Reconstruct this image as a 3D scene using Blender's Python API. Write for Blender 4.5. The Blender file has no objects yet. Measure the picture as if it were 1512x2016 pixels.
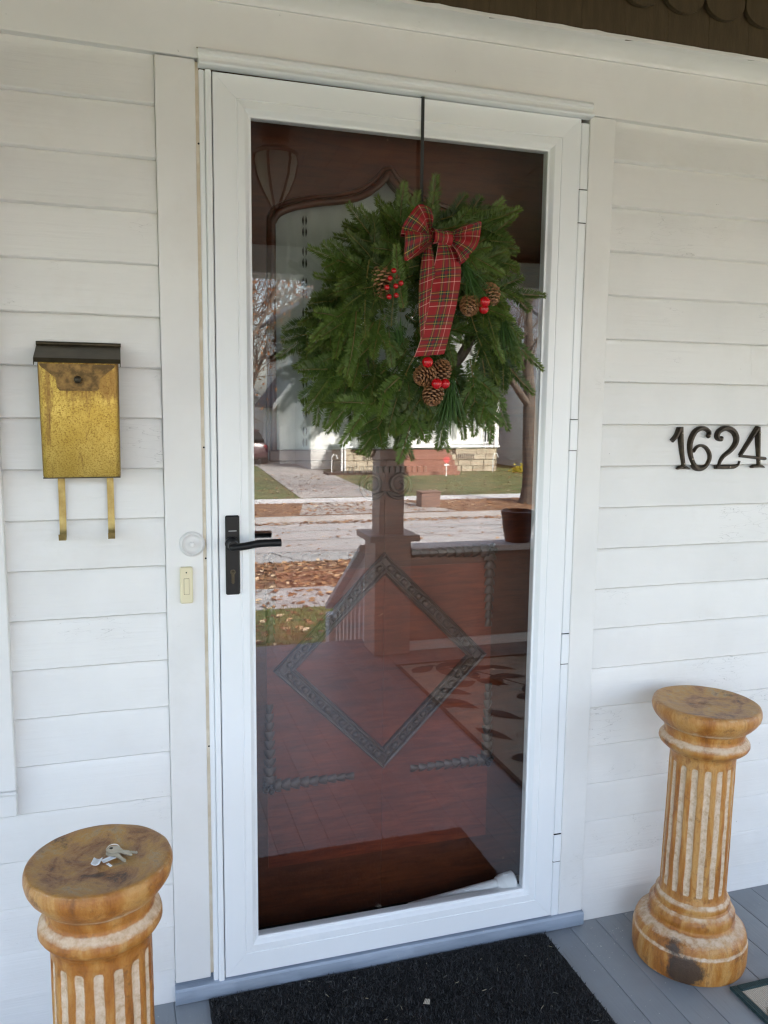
import bpy, math, random
from mathutils import Vector, Matrix, noise as mnoise
random.seed(7)
sc = bpy.context.scene
R = math.radians

# ------------------------------------------------------------------ camera
cam = bpy.data.cameras.new('camera'); co = bpy.data.objects.new('camera', cam)
sc.collection.objects.link(co); sc.camera = co
cam.sensor_fit = 'VERTICAL'; cam.sensor_height = 36.0; cam.lens = 28.94
cam.clip_start = 0.02; cam.clip_end = 900
yaw, pitch, roll = R(17.372), R(-7.321), R(0.613)
fw = Vector((math.sin(yaw)*math.cos(pitch), math.cos(yaw)*math.cos(pitch), math.sin(pitch)))
rt = Vector((math.cos(yaw), -math.sin(yaw), 0)); up = rt.cross(fw)
r2 = rt*math.cos(roll)+up*math.sin(roll); u2 = -rt*math.sin(roll)+up*math.cos(roll)
mw = Matrix((r2, u2, -fw)).transposed().to_4x4(); mw.translation = Vector((-0.269, -1.830, 1.393))
co.matrix_world = mw

# ------------------------------------------------------------------ sky, sun, exposure
SUN_EL, SUN_AZ = 38.0, 25.0          # soft sun behind the house, a little to the right of straight behind
w = bpy.data.worlds.new('World'); sc.world = w; w.use_nodes = True
nt = w.node_tree; bg = nt.nodes['Background']
sky = nt.nodes.new('ShaderNodeTexSky'); sky.sky_type = 'NISHITA'; sky.sun_disc = False
sky.sun_elevation = R(SUN_EL); sky.sun_rotation = R(SUN_AZ)
sky.air_density = 1.0; sky.dust_density = 3.0; sky.ozone_density = 1.0
hs = nt.nodes.new('ShaderNodeHueSaturation'); hs.inputs['Saturation'].default_value = 0.68
nt.links.new(sky.outputs[0], hs.inputs['Color']); nt.links.new(hs.outputs[0], bg.inputs[0])
bg.inputs[1].default_value = 0.15
sun = bpy.data.lights.new('sun', 'SUN'); so = bpy.data.objects.new('sun', sun); sc.collection.objects.link(so)
sun.energy = 3.5; sun.angle = R(12); sun.color = (1.0, 0.97, 0.92)
a, e = R(SUN_AZ), R(SUN_EL)
sdir = Vector((math.sin(a)*math.cos(e), math.cos(a)*math.cos(e), math.sin(e)))   # towards the sun
so.rotation_euler = sdir.to_track_quat('Z', 'Y').to_euler(); so.location = (0, 30, 40)
vs = sc.view_settings; vs.view_transform = 'Standard'; vs.look = 'None'; vs.gamma = 1.0
vs.use_curve_mapping = False; vs.exposure = 2.88
cy = sc.cycles; cy.max_bounces = 10; cy.diffuse_bounces = 5; cy.glossy_bounces = 5
cy.transmission_bounces = 6; cy.transparent_max_bounces = 16; cy.caustics_reflective = False
cy.sample_clamp_indirect = 6; cy.filter_width = 1.3
try: cy.use_denoising = True; cy.denoising_prefilter = 'ACCURATE'
except Exception: pass

# ------------------------------------------------------------------ materials
def nodes_mat(name):
    m = bpy.data.materials.new(name); m.use_nodes = True
    t = m.node_tree; return m, t, t.nodes['Principled BSDF']
def N(t, kind, **kw):
    n = t.nodes.new(kind)
    for k, v in kw.items():
        if k in n.inputs: n.inputs[k].default_value = v
        else: setattr(n, k, v)
    return n
def ramp(t, fac, stops, interp='LINEAR'):
    n = t.nodes.new('ShaderNodeValToRGB'); cr = n.color_ramp; cr.interpolation = interp
    while len(cr.elements) < len(stops): cr.elements.new(0.5)
    for el, (p, c) in zip(cr.elements, stops):
        el.position = p; el.color = (c[0], c[1], c[2], 1) if not isinstance(c, (int, float)) else (c, c, c, 1)
    t.links.new(fac, n.inputs[0]); return n.outputs[0]
def coords(t, stretch=(1, 1, 1), rand=True):
    tc = t.nodes.new('ShaderNodeTexCoord'); mp = t.nodes.new('ShaderNodeMapping')
    mp.inputs['Scale'].default_value = stretch; src = tc.outputs['Object']
    if rand:
        oi = t.nodes.new('ShaderNodeObjectInfo'); vm = N(t, 'ShaderNodeVectorMath', operation='MULTIPLY_ADD')
        cb = t.nodes.new('ShaderNodeCombineXYZ')
        for i in range(3): t.links.new(oi.outputs['Random'], cb.inputs[i])
        t.links.new(cb.outputs[0], vm.inputs[0]); vm.inputs[1].default_value = (13, 7, 5); t.links.new(src, vm.inputs[2])
        src = vm.outputs[0]
    t.links.new(src, mp.inputs[0]); return mp.outputs[0]
def noise(t, vec, scale, detail=6, rough=0.6, dist=0.0):
    n = N(t, 'ShaderNodeTexNoise', Scale=scale, Detail=detail, Roughness=rough, Distortion=dist)
    t.links.new(vec, n.inputs['Vector']); return n.outputs['Fac']
def mix(t, fac, c1, c2, mode='MIX'):
    n = t.nodes.new('ShaderNodeMix'); n.data_type = 'RGBA'; n.blend_type = mode
    for s, v in ((n.inputs[0], fac), (n.inputs[6], c1), (n.inputs[7], c2)):
        if hasattr(v, 'links') or hasattr(v, 'is_linked'): t.links.new(v, s)
        elif isinstance(v, (int, float)): s.default_value = v
        else: s.default_value = (v[0], v[1], v[2], 1)
    return n.outputs[2]
def bump(t, b, h, strength, dist=0.01):
    n = N(t, 'ShaderNodeBump', Strength=strength, Distance=dist); t.links.new(h, n.inputs['Height'])
    t.links.new(n.outputs[0], b.inputs['Normal']); return n
def M(name, c1, c2=None, scale=8, rough=0.5, metal=0.0, bmp=0.0, bscale=80, stretch=(1, 1, 1), lo=0.4, hi=0.65, rand=True, spec=None, bdist=0.004):
    m, t, b = nodes_mat(name); v = coords(t, stretch, rand)
    if c2:
        col = ramp(t, noise(t, v, scale), [(lo, c1), (hi, c2)]); t.links.new(col, b.inputs['Base Color'])
    else: b.inputs['Base Color'].default_value = (*c1, 1)
    b.inputs['Roughness'].default_value = rough; b.inputs['Metallic'].default_value = metal
    if spec is not None: b.inputs['Specular IOR Level'].default_value = spec
    if bmp: bump(t, b, noise(t, v, bscale, 4), bmp, bdist)
    return m
MT = {}
def painted(name, c, grain=0.25, dirt=0.5):
    """brushed, weathered paint on wood: long grain, small cracks, dents and faint soiling"""
    m, t, b = nodes_mat(name); v = coords(t, (1, 1, 1)); vg = coords(t, (1.2, 30, 30))
    base = ramp(t, noise(t, v, 3, 5), [(0.35, tuple(x*0.93 for x in c)), (0.6, c)])
    spots = ramp(t, noise(t, v, 46, 3, 0.72), [(0.735, 0.0), (0.77, 1.0)])
    col = mix(t, spots, base, tuple(x*0.62 for x in c)); grime = ramp(t, noise(t, v, 1.7, 7, 0.68), [(0.56, 0.0), (0.80, 0.55)]); col = mix(t, grime, col, (c[0]*.80, c[1]*.77, c[2]*.72))
    cr = N(t, 'ShaderNodeTexVoronoi', Scale=9.0, feature='DISTANCE_TO_EDGE')
    vw = coords(t, (0.9, 5, 5)); wob = N(t, 'ShaderNodeTexNoise', Scale=5.0, Detail=4.0); t.links.new(vw, wob.inputs['Vector'])
    ad = N(t, 'ShaderNodeVectorMath', operation='MULTIPLY_ADD'); t.links.new(wob.outputs['Color'], ad.inputs[0])
    ad.inputs[1].default_value = (0.5, 0.5, 0.5); t.links.new(vw, ad.inputs[2]); t.links.new(ad.outputs[0], cr.inputs['Vector'])
    line = ramp(t, cr.outputs['Distance'], [(0.0, 1.0), (0.011, 0.0)])
    gate = ramp(t, noise(t, v, 2.6, 3), [(0.60, 0.0), (0.66, 1.0)])
    mm = N(t, 'ShaderNodeMath', operation='MULTIPLY'); t.links.new(line, mm.inputs[0]); t.links.new(gate, mm.inputs[1])
    m2 = N(t, 'ShaderNodeMath', operation='MULTIPLY'); t.links.new(mm.outputs[0], m2.inputs[0]); m2.inputs[1].default_value = dirt
    col = mix(t, m2.outputs[0], col, tuple(x*0.45 for x in c))
    t.links.new(col, b.inputs['Base Color']); b.inputs['Roughness'].default_value = 0.5
    g = noise(t, vg, 5, 5); sub = N(t, 'ShaderNodeMath', operation='MULTIPLY_ADD'); t.links.new(mm.outputs[0], sub.inputs[0])
    sub.inputs[1].default_value = -1.5; t.links.new(g, sub.inputs[2])
    bump(t, b, sub.outputs[0], grain, 0.003); return m
MT['siding'] = painted('siding_paint', (0.79, 0.785, 0.775), 0.30, 0.75)
MT['trim'] = painted('trim_paint', (0.80, 0.795, 0.785), 0.16, 0.45)
MT['vinyl'] = M('white_enamelled_aluminium', (0.83, 0.855, 0.88), (0.855, 0.875, 0.895), 4, 0.32, 0, 0.02, 200)
MT['rubber'] = M('dark_gasket', (0.015, 0.015, 0.016), rough=0.6)
MT['caulk'] = M('aged_tan_caulk', (0.62, 0.54, 0.41), (0.72, 0.66, 0.55), 20, 0.8, 0, 0.3, 90)
MT['black'] = M('black_powder_coat', (0.008, 0.008, 0.009), rough=0.42, spec=0.3)
MT['black_strap'] = M('black_strap_paint', (0.015, 0.017, 0.017), rough=0.5)
MT['mark'] = M('grey_print', (0.35, 0.35, 0.36), rough=0.5)
MT['cream'] = M('cream_plastic', (0.74, 0.67, 0.46), rough=0.4)
MT['gap'] = M('brown_open_joint', (0.12, 0.085, 0.06), (0.30, 0.25, 0.21), 30, 0.9)
MT['dark'] = M('dark_void', (0.01, 0.01, 0.01), rough=0.9)
MT['brown_paint'] = M('brown_shingle_paint', (0.062, 0.042, 0.019), (0.080, 0.055, 0.026), 12, 0.6, 0, 0.3, 60, (6, 6, 1))
MT['ceil'] = M('brown_ceiling_paint', (0.055, 0.038, 0.025), (0.07, 0.05, 0.034), 6, 0.6, 0, 0.2, 40, (8, 1, 1))
MT['porchwhite'] = painted('porch_white_paint', (0.74, 0.73, 0.72), 0.1, 0.3)
def floor_mat():
    m, t, b = nodes_mat('grey_floor_paint'); v = coords(t, (1, 1, 1)); vg = coords(t, (30, 1.5, 30))
    base = ramp(t, noise(t, v, 2.5, 6), [(0.35, (0.215, 0.235, 0.258)), (0.65, (0.275, 0.30, 0.325))])
    chips = ramp(t, noise(t, v, 55, 3, 0.75), [(0.735, 0.0), (0.75, 1.0)])
    dirt = ramp(t, noise(t, vg, 4, 5, 0.7), [(0.62, 0.0), (0.8, 0.6)])
    col = mix(t, dirt, base, (0.10, 0.095, 0.085)); col = mix(t, chips, col, (0.30, 0.28, 0.25))
    t.links.new(col, b.inputs['Base Color']); b.inputs['Roughness'].default_value = 0.42
    bump(t, b, noise(t, vg, 6, 4), 0.25, 0.003); return m
MT['floor'] = floor_mat()
def sill_mat():
    m, t, b = nodes_mat('blue_grey_sill_paint'); v = coords(t, (1, 1, 1), False); vg = coords(t, (2, 40, 12), False)
    base = ramp(t, noise(t, vg, 3, 6), [(0.3, (0.25, 0.30, 0.375)), (0.7, (0.36, 0.42, 0.51))])
    chips = ramp(t, noise(t, v, 34, 4, 0.75), [(0.69, 0.0), (0.72, 1.0)])
    t.links.new(mix(t, chips, base, (0.5, 0.5, 0.5)), b.inputs['Base Color']); b.inputs['Roughness'].default_value = 0.45
    bump(t, b, noise(t, vg, 8, 4), 0.3, 0.003); return m
MT['sill'] = sill_mat()
def brass_mat():
    m, t, b = nodes_mat('worn_brass'); v = coords(t, (1, 1, 1), False)
    base = ramp(t, noise(t, v, 14, 6), [(0.3, (0.40, 0.27, 0.045)), (0.7, (0.56, 0.42, 0.11))])
    fl = ramp(t, noise(t, v, 300, 7, 0.85), [(0.50, 0.0), (0.57, 1.0)])
    st = noise(t, coords(t, (1, 1, 0.35), False), 26, 6, 0.7, 0.6)
    st2 = ramp(t, st, [(0.56, 0.0), (0.70, 1.0)])
    col = mix(t, fl, base, (0.27, 0.165, 0.03)); col = mix(t, st2, col, (0.20, 0.11, 0.035))
    tc = N(t, 'ShaderNodeTexCoord'); sx = N(t, 'ShaderNodeSeparateXYZ'); t.links.new(tc.outputs['Object'], sx.inputs[0])
    ab = N(t, 'ShaderNodeMath', operation='ABSOLUTE'); t.links.new(sx.outputs[0], ab.inputs[0])
    ed_ = N(t, 'ShaderNodeMath', operation='MULTIPLY_ADD'); t.links.new(noise(t, v, 70, 6, 0.8), ed_.inputs[0]); ed_.inputs[1].default_value = 0.020; t.links.new(ab.outputs[0], ed_.inputs[2])
    col = mix(t, ramp(t, ed_.outputs[0], [(0.0755, 0.0), (0.0855, 0.75)]), col, (0.22, 0.125, 0.03))
    # brown streaks running down from the flap
    sv = noise(t, coords(t, (1, 1, 0.12), False), 60, 6, 0.75); zr = ramp(t, sx.outputs[2], [(0.085, 0.0), (0.175, 0.33)])
    s2 = N(t, 'ShaderNodeMath', operation='ADD'); t.links.new(sv, s2.inputs[0]); t.links.new(zr, s2.inputs[1])
    col = mix(t, ramp(t, s2.outputs[0], [(0.72, 0.0), (0.86, 0.8)]), col, (0.20, 0.105, 0.03))
    t.links.new(col, b.inputs['Base Color'])
    b.inputs['Metallic'].default_value = 0.72
    rr = ramp(t, fl, [(0, 0.34), (1, 0.62)]); t.links.new(rr, b.inputs['Roughness'])
    bump(t, b, noise(t, v, 240, 5, 0.75), 0.25, 0.0015); return m
MT['brass'] = brass_mat()
MT['tarnish'] = M('tarnished_brass', (0.10, 0.06, 0.02), (0.27, 0.16, 0.05), 60, 0.5, 0.6, 0.25, 240, bdist=0.0015)
MT['lid'] = M('blackened_brass', (0.042, 0.034, 0.020), (0.075, 0.060, 0.036), 20, 0.42, 0.5, 0.05, 120)
MT['hookbrass'] = M('dull_brass_strap', (0.30, 0.21, 0.07), (0.46, 0.36, 0.14), 30, 0.42, 0.7, 0.1, 200)
MT['bronze'] = M('oil_rubbed_bronze', (0.026, 0.019, 0.013), (0.055, 0.040, 0.026), 60, 0.46, 0.5, 0.25, 120, bdist=0.002)
MT['nail'] = M('worn_screw_head', (0.42, 0.36, 0.28), rough=0.4, metal=0.7)
MT['steel'] = M('nickel_key_metal', (0.50, 0.46, 0.38), (0.60, 0.56, 0.50), 60, 0.32, 0.85)
MT['whiteplastic'] = M('white_plastic', (0.82, 0.83, 0.85), rough=0.35)
def pedestal_mat():
    m, t, b = nodes_mat('glazed_ochre_terracotta'); v = coords(t, (1, 1, 1)); vv = coords(t, (1, 1, 0.25))
    at = N(t, 'ShaderNodeAttribute', attribute_name='pale')
    glaze = ramp(t, noise(t, vv, 16, 7, 0.7, 0.4), [(0.34, (0.20, 0.07, 0.012)), (0.42, (0.36, 0.125, 0.016)), (0.50, (0.45, 0.19, 0.036)), (0.57, (0.54, 0.285, 0.085)), (0.66, (0.30, 0.11, 0.022))])
    raw = ramp(t, noise(t, v, 70, 6, 0.7), [(0.32, (0.46, 0.30, 0.17)), (0.5, (0.64, 0.48, 0.33)), (0.7, (0.74, 0.60, 0.46))])
    n = noise(t, v, 42, 5, 0.7); ad = N(t, 'ShaderNodeMath', operation='MULTIPLY_ADD'); t.links.new(n, ad.inputs[0]); ad.inputs[1].default_value = 0.75
    sep = N(t, 'ShaderNodeSeparateColor'); t.links.new(at.outputs['Color'], sep.inputs[0]); t.links.new(sep.outputs[0], ad.inputs[2])
    f = ramp(t, ad.outputs[0], [(0.68, 0.0), (0.92, 1.0)])
    dirt = ramp(t, noise(t, v, 24, 8, 0.78), [(0.56, 0.0), (0.64, 0.6)]); glz = mix(t, dirt, glaze, (0.15, 0.058, 0.018))
    col = mix(t, f, glz, raw)
    # soot-dark stain patches and the weathered top, stored with the mesh
    tn = noise(t, v, 26, 9, 0.82); ta = N(t, 'ShaderNodeMath', operation='MULTIPLY_ADD'); t.links.new(tn, ta.inputs[0]); ta.inputs[1].default_value = 0.9
    t.links.new(sep.outputs[1], ta.inputs[2]); tf = ramp(t, ta.outputs[0], [(0.86, 0.0), (1.08, 1.0)])
    top = ramp(t, noise(t, v, 13, 7, 0.72, 0.5), [(0.33, (0.09, 0.040, 0.022)), (0.40, (0.31, 0.13, 0.045)), (0.47, (0.46, 0.24, 0.09)), (0.54, (0.55, 0.29, 0.07)), (0.60, (0.50, 0.33, 0.17)), (0.68, (0.22, 0.11, 0.055))])
    col = mix(t, sep.outputs[2], col, top); col = mix(t, ramp(t, tf, [(0, 0.0), (1, 0.9)]), col, (0.030, 0.022, 0.017))
    t.links.new(col, b.inputs['Base Color'])
    rr = ramp(t, f, [(0, 0.33), (1, 0.75)]); t.links.new(rr, b.inputs['Roughness'])
    bump(t, b, noise(t, v, 85, 8, 0.75), 0.7, 0.004); return m
MT['pedestal'] = pedestal_mat()
def wood_mat(nm='dark_varnished_oak', k=(1, 1, 1)):
    m, t, b = nodes_mat(nm); v = coords(t, (1.6, 14, 14)); v1 = coords(t, (1, 1, 1), False)
    base = ramp(t, noise(t, v, 5, 8, 0.7, 0.8), [(0.28, (0.052*k[0], 0.011*k[1], 0.003*k[2])), (0.5, (0.108*k[0], 0.024*k[1], 0.006*k[2])), (0.72, (0.155*k[0], 0.040*k[1], 0.010*k[2]))])
    big = ramp(t, noise(t, v1, 2.2, 4), [(0.35, 0.55), (0.65, 1.0)])
    col = mix(t, 1.0, base, big, 'MULTIPLY')
    sp = ramp(t, noise(t, v1, 62, 3, 0.7), [(0.66, 0.0), (0.70, 1.0)]); gate = ramp(t, noise(t, v1, 4.2, 2), [(0.60, 0.0), (0.68, 1.0)])
    mm = N(t, 'ShaderNodeMath', operation='MULTIPLY'); t.links.new(sp, mm.inputs[0]); t.links.new(gate, mm.inputs[1])
    col = mix(t, mm.outputs[0], col, (0.50, 0.27, 0.14))
    t.links.new(col, b.inputs['Base Color']); b.inputs['Roughness'].default_value = 0.38
    bump(t, b, noise(t, v, 9, 6), 0.15, 0.002); return m
MT['wood'] = wood_mat(); MT['wood_red'] = wood_mat('redder_door_wood', (1.85, 1.45, 1.8))
MT['carve'] = M('carved_oak_blackened', (0.070, 0.036, 0.024), (0.105, 0.055, 0.038), 30, 0.38, 0, 0.2, 150, bdist=0.002)
MT['curtain'] = M('white_lace_cloth', (0.66, 0.70, 0.68), (0.72, 0.75, 0.73), 5, 0.9, 0, 0.15, 200)
def glass_mat(name, refl, tint=(1, 1, 1)):
    m = bpy.data.materials.new(name); m.use_nodes = True; t = m.node_tree
    for n in list(t.nodes):
        if n.type != 'OUTPUT_MATERIAL': t.nodes.remove(n)
    out = [n for n in t.nodes if n.type == 'OUTPUT_MATERIAL'][0]
    tr = N(t, 'ShaderNodeBsdfTransparent'); tr.inputs[0].default_value = (*tint, 1)
    gl = N(t, 'ShaderNodeBsdfGlossy', Roughness=0.0); gl.inputs[0].default_value = (1, 1, 1, 1)
    fr = N(t, 'ShaderNodeFresnel', IOR=1.5); ge = N(t, 'ShaderNodeNewGeometry'); io = N(t, 'ShaderNodeMath', operation='MULTIPLY_ADD'); t.links.new(ge.outputs['Backfacing'], io.inputs[0]); io.inputs[1].default_value = 1/1.5-1.5; io.inputs[2].default_value = 1.5; t.links.new(io.outputs[0], fr.inputs['IOR']); ad = N(t, 'ShaderNodeMath', operation='ADD'); ad.use_clamp = True
    t.links.new(fr.outputs[0], ad.inputs[0]); ad.inputs[1].default_value = refl
    mx = N(t, 'ShaderNodeMixShader'); t.links.new(ad.outputs[0], mx.inputs[0]); t.links.new(tr.outputs[0], mx.inputs[1]); t.links.new(gl.outputs[0], mx.inputs[2])
    t.links.new(mx.outputs[0], out.inputs['Surface']); return m
MT['glass'] = glass_mat('coated_storm_glass', 0.038, (0.985, 0.99, 0.985))
MT['glass2'] = glass_mat('plain_glass', 0.0, (0.985, 0.99, 0.985))
MT['winglass'] = M('dark_window_glass', (0.02, 0.025, 0.03), rough=0.08)
def needle_mat(name, c1, c2, tip):
    m, t, b = nodes_mat(name); oi = N(t, 'ShaderNodeObjectInfo'); at = N(t, 'ShaderNodeAttribute', attribute_name='tip')
    sep = N(t, 'ShaderNodeSeparateColor'); t.links.new(at.outputs['Color'], sep.inputs[0])
    col = mix(t, oi.outputs['Random'], c1, c2); col = mix(t, sep.outputs[0], col, tip)
    col = mix(t, sep.outputs[1], col, (0.13, 0.105, 0.03))
    t.links.new(col, b.inputs['Base Color']); b.inputs['Roughness'].default_value = 0.42
    b.inputs['Specular IOR Level'].default_value = 0.28
    return m
MT['fir'] = needle_mat('fir_needles', (0.009, 0.027, 0.005), (0.066, 0.122, 0.018), (0.16, 0.20, 0.035))
MT['pine'] = needle_mat('long_pine_needles', (0.030, 0.080, 0.016), (0.040, 0.10, 0.020), (0.10, 0.17, 0.04))
MT['cone'] = None
def cone_mat():
    m, t, b = nodes_mat('pine_cone_scales'); at = N(t, 'ShaderNodeAttribute', attribute_name='tip'); v = coords(t)
    sep = N(t, 'ShaderNodeSeparateColor'); t.links.new(at.outputs['Color'], sep.inputs[0])
    c = mix(t, sep.outputs[0], (0.065, 0.022, 0.010), (0.36, 0.17, 0.07))
    t.links.new(mix(t, ramp(t, noise(t, v, 90, 3), [(0.4, 0.0), (0.7, 0.5)]), c, (0.10, 0.04, 0.015)), b.inputs['Base Color'])
    b.inputs['Roughness'].default_value = 0.5; return m
MT['cone'] = cone_mat()
MT['berry'] = M('shiny_red_berry', (0.55, 0.008, 0.014), (0.42, 0.006, 0.010), 30, 0.16)
def plaid_mat():
    m, t, b = nodes_mat('red_tartan_ribbon'); uv = N(t, 'ShaderNodeUVMap'); sx = N(t, 'ShaderNodeSeparateXYZ'); t.links.new(uv.outputs[0], sx.inputs[0])
    red, dred, grn, nav, yel, wht = (0.26, 0.007, 0.011), (0.18, 0.005, 0.010), (0.009, 0.040, 0.018), (0.014, 0.012, 0.028), (0.52, 0.40, 0.07), (0.72, 0.42, 0.36)
    st = [(0.0, red), (0.14, grn), (0.20, yel), (0.22, grn), (0.27, nav), (0.31, dred), (0.42, nav), (0.46, grn), (0.51, yel), (0.53, grn), (0.60, red), (0.76, wht), (0.79, red)]
    outs = []
    for i in (0, 1):
        fr = N(t, 'ShaderNodeMath', operation='FRACT'); ml = N(t, 'ShaderNodeMath', operation='MULTIPLY'); ml.inputs[1].default_value = 1.35
        t.links.new(sx.outputs[i], ml.inputs[0]); t.links.new(ml.outputs[0], fr.inputs[0]); outs.append(ramp(t, fr.outputs[0], st, 'CONSTANT'))
    t.links.new(mix(t, 0.5, outs[0], outs[1]), b.inputs['Base Color']); b.inputs['Roughness'].default_value = 0.62
    wv = N(t, 'ShaderNodeTexNoise', Scale=220.0); t.links.new(uv.outputs[0], wv.inputs['Vector']); bump(t, b, wv.outputs['Fac'], 0.15, 0.001)
    b.inputs['Sheen Weight'].default_value = 0.05; b.inputs['Specular IOR Level'].default_value = 0.3
    return m
MT['plaid'] = plaid_mat()
MT['mat'] = M('black_coir_backing', (0.006, 0.006, 0.007), rough=0.95, bmp=0.6, bscale=500)
def pile_mat():
    m, t, b = nodes_mat('black_mat_fibre'); at = N(t, 'ShaderNodeAttribute', attribute_name='tip'); sep = N(t, 'ShaderNodeSeparateColor'); t.links.new(at.outputs['Color'], sep.inputs[0])
    t.links.new(ramp(t, sep.outputs[0], [(0.0, (0.004, 0.004, 0.005)), (0.9, (0.030, 0.031, 0.033)), (0.965, (0.05, 0.05, 0.05)), (0.985, (0.22, 0.19, 0.13))]), b.inputs['Base Color'])
    b.inputs['Roughness'].default_value = 0.6; return m
MT['pile'] = pile_mat()
def weave_mat(name, c1, c2):
    m, t, b = nodes_mat(name); v = coords(t, (1, 1, 1), False); wv = N(t, 'ShaderNodeTexWave', Scale=60.0, Distortion=1.0); t.links.new(v, wv.inputs['Vector'])
    t.links.new(mix(t, wv.outputs['Fac'], c1, c2), b.inputs['Base Color']); b.inputs['Roughness'].default_value = 0.9; bump(t, b, wv.outputs['Fac'], 0.5, 0.002); return m
MT['rug'] = weave_mat('beige_woven_rug', (0.36, 0.31, 0.24), (0.56, 0.51, 0.43))
MT['rugdark'] = weave_mat('dark_teal_rug_yarn', (0.010, 0.030, 0.032), (0.020, 0.050, 0.050))
MT['flake'] = M('paint_flake', (0.7, 0.69, 0.66), rough=0.7)
MT['grass'] = M('late_autumn_lawn', (0.055, 0.095, 0.018), (0.13, 0.115, 0.040), 0.9, 0.9, 0, 0.6, 9, lo=0.35, hi=0.7, bdist=0.05, rand=False)
MT['blade'] = M('grass_blade', (0.06, 0.10, 0.016), (0.16, 0.15, 0.045), 1.5, 0.6, lo=0.4, hi=0.7, rand=False)
MT['leafy'] = M('parkway_leaf_litter', (0.16, 0.085, 0.045), (0.24, 0.13, 0.06), 3.5, 0.9, 0, 0.8, 14, bdist=0.05, rand=False)
MT['walk'] = M('pale_concrete_walk', (0.50, 0.49, 0.48), (0.58, 0.57, 0.56), 1.5, 0.85, 0, 0.2, 30, rand=False)
MT['oldwalk'] = M('weathered_concrete', (0.27, 0.262, 0.255), (0.36, 0.35, 0.342), 1.5, 0.85, 0, 0.2, 30, rand=False)
MT['drive'] = M('driveway_concrete', (0.29, 0.27, 0.25), (0.38, 0.355, 0.33), 0.8, 0.85, 0, 0.3, 20, rand=False)
MT['road'] = M('old_concrete_road', (0.30, 0.292, 0.285), (0.37, 0.36, 0.352), 0.5, 0.85, 0, 0.3, 20, rand=False)
MT['tar'] = M('tar_crack_fill', (0.06, 0.055, 0.05), rough=0.6)
MT['leaf'] = None
def leaf_mat():
    m, t, b = nodes_mat('fallen_leaf'); at = N(t, 'ShaderNodeAttribute', attribute_name='tip'); sep = N(t, 'ShaderNodeSeparateColor'); t.links.new(at.outputs['Color'], sep.inputs[0])
    t.links.new(ramp(t, sep.outputs[0], [(0.0, (0.10, 0.040, 0.018)), (0.45, (0.22, 0.095, 0.035)), (0.8, (0.34, 0.18, 0.075)), (1.0, (0.55, 0.42, 0.28))]), b.inputs['Base Color']); b.inputs['Roughness'].default_value = 0.7; return m
MT['leaf'] = leaf_mat()
MT['bark'] = M('grey_brown_bark', (0.075, 0.055, 0.042), (0.14, 0.11, 0.085), 6, 0.9, 0, 0.8, 18, (3, 3, 0.5), bdist=0.02)
MT['rust_leaf'] = M('clinging_rust_leaf', (0.26, 0.09, 0.030), (0.36, 0.15, 0.05), 2, 0.7)
def clap_mat(name, c, pitch=0.115):
    m, t, b = nodes_mat(name); tc = N(t, 'ShaderNodeTexCoord'); sx = N(t, 'ShaderNodeSeparateXYZ'); t.links.new(tc.outputs['Object'], sx.inputs[0])
    ml = N(t, 'ShaderNodeMath', operation='DIVIDE'); t.links.new(sx.outputs[2], ml.inputs[0]); ml.inputs[1].default_value = pitch
    fr = N(t, 'ShaderNodeMath', operation='FRACT'); t.links.new(ml.outputs[0], fr.inputs[0])
    b.inputs['Base Color'].default_value = (*c, 1); b.inputs['Roughness'].default_value = 0.55
    inv = N(t, 'ShaderNodeMath', operation='SUBTRACT'); inv.inputs[0].default_value = 1.0; t.links.new(fr.outputs[0], inv.inputs[1])
    bump(t, b, inv.outputs[0], 1.0, 0.02); return m
MT['clap_far'] = clap_mat('far_white_clapboard', (0.62, 0.61, 0.58))
MT['farboard'] = M('far_board_paint', (0.62, 0.61, 0.58), rough=0.6)
MT['clap_far2'] = clap_mat('far_cool_white_clapboard', (0.58, 0.60, 0.63))
MT['tan'] = M('tan_stucco', (0.40, 0.30, 0.20), (0.46, 0.35, 0.24), 2, 0.9)
MT['stone'] = M('tan_block_stone', (0.33, 0.28, 0.20), (0.44, 0.39, 0.29), 3, 0.9, 0, 0.8, 8, bdist=0.04)
MT['farroof'] = M('grey_shingle_roof', (0.07, 0.07, 0.08), (0.11, 0.11, 0.12), 8, 0.9)
MT['farwhite'] = M('far_white_trim', (0.68, 0.68, 0.67), rough=0.6)
MT['redwood'] = M('red_brown_step_wood', (0.19, 0.075, 0.045), (0.26, 0.11, 0.07), 4, 0.7)
MT['carpaint'] = M('maroon_car_paint', (0.055, 0.012, 0.020), rough=0.22)
MT['carglass'] = M('car_glass', (0.015, 0.018, 0.02), rough=0.06)
MT['tyre'] = M('tyre_rubber', (0.012, 0.012, 0.012), rough=0.8)
MT['redlamp'] = M('red_lamp_lens', (0.35, 0.01, 0.012), rough=0.2)
MT['box'] = M('brown_metal_box', (0.13, 0.075, 0.055), (0.17, 0.10, 0.075), 4, 0.7)
MT['pot'] = M('plum_glazed_pot', (0.012, 0.003, 0.009), (0.020, 0.005, 0.013), 6, 0.35)
MT['soil'] = M('potting_soil', (0.03, 0.02, 0.014), rough=1.0)
MT['taupe'] = painted('taupe_porch_paint', (0.34, 0.285, 0.265), 0.1, 0.3)
MT['knee'] = M('brown_knee_wall_shingle', (0.20, 0.155, 0.14), (0.25, 0.20, 0.18), 8, 0.75, 0, 0.4, 30)
MT['lantglass'] = M('frosted_lantern_glass', (0.55, 0.53, 0.48), rough=0.35)
MT['yellow'] = M('yellow_chrysanthemum', (0.60, 0.44, 0.04), (0.30, 0.30, 0.04), 12, 0.8)
MT['signred'] = M('red_sign_paint', (0.55, 0.07, 0.07), rough=0.6)

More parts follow.
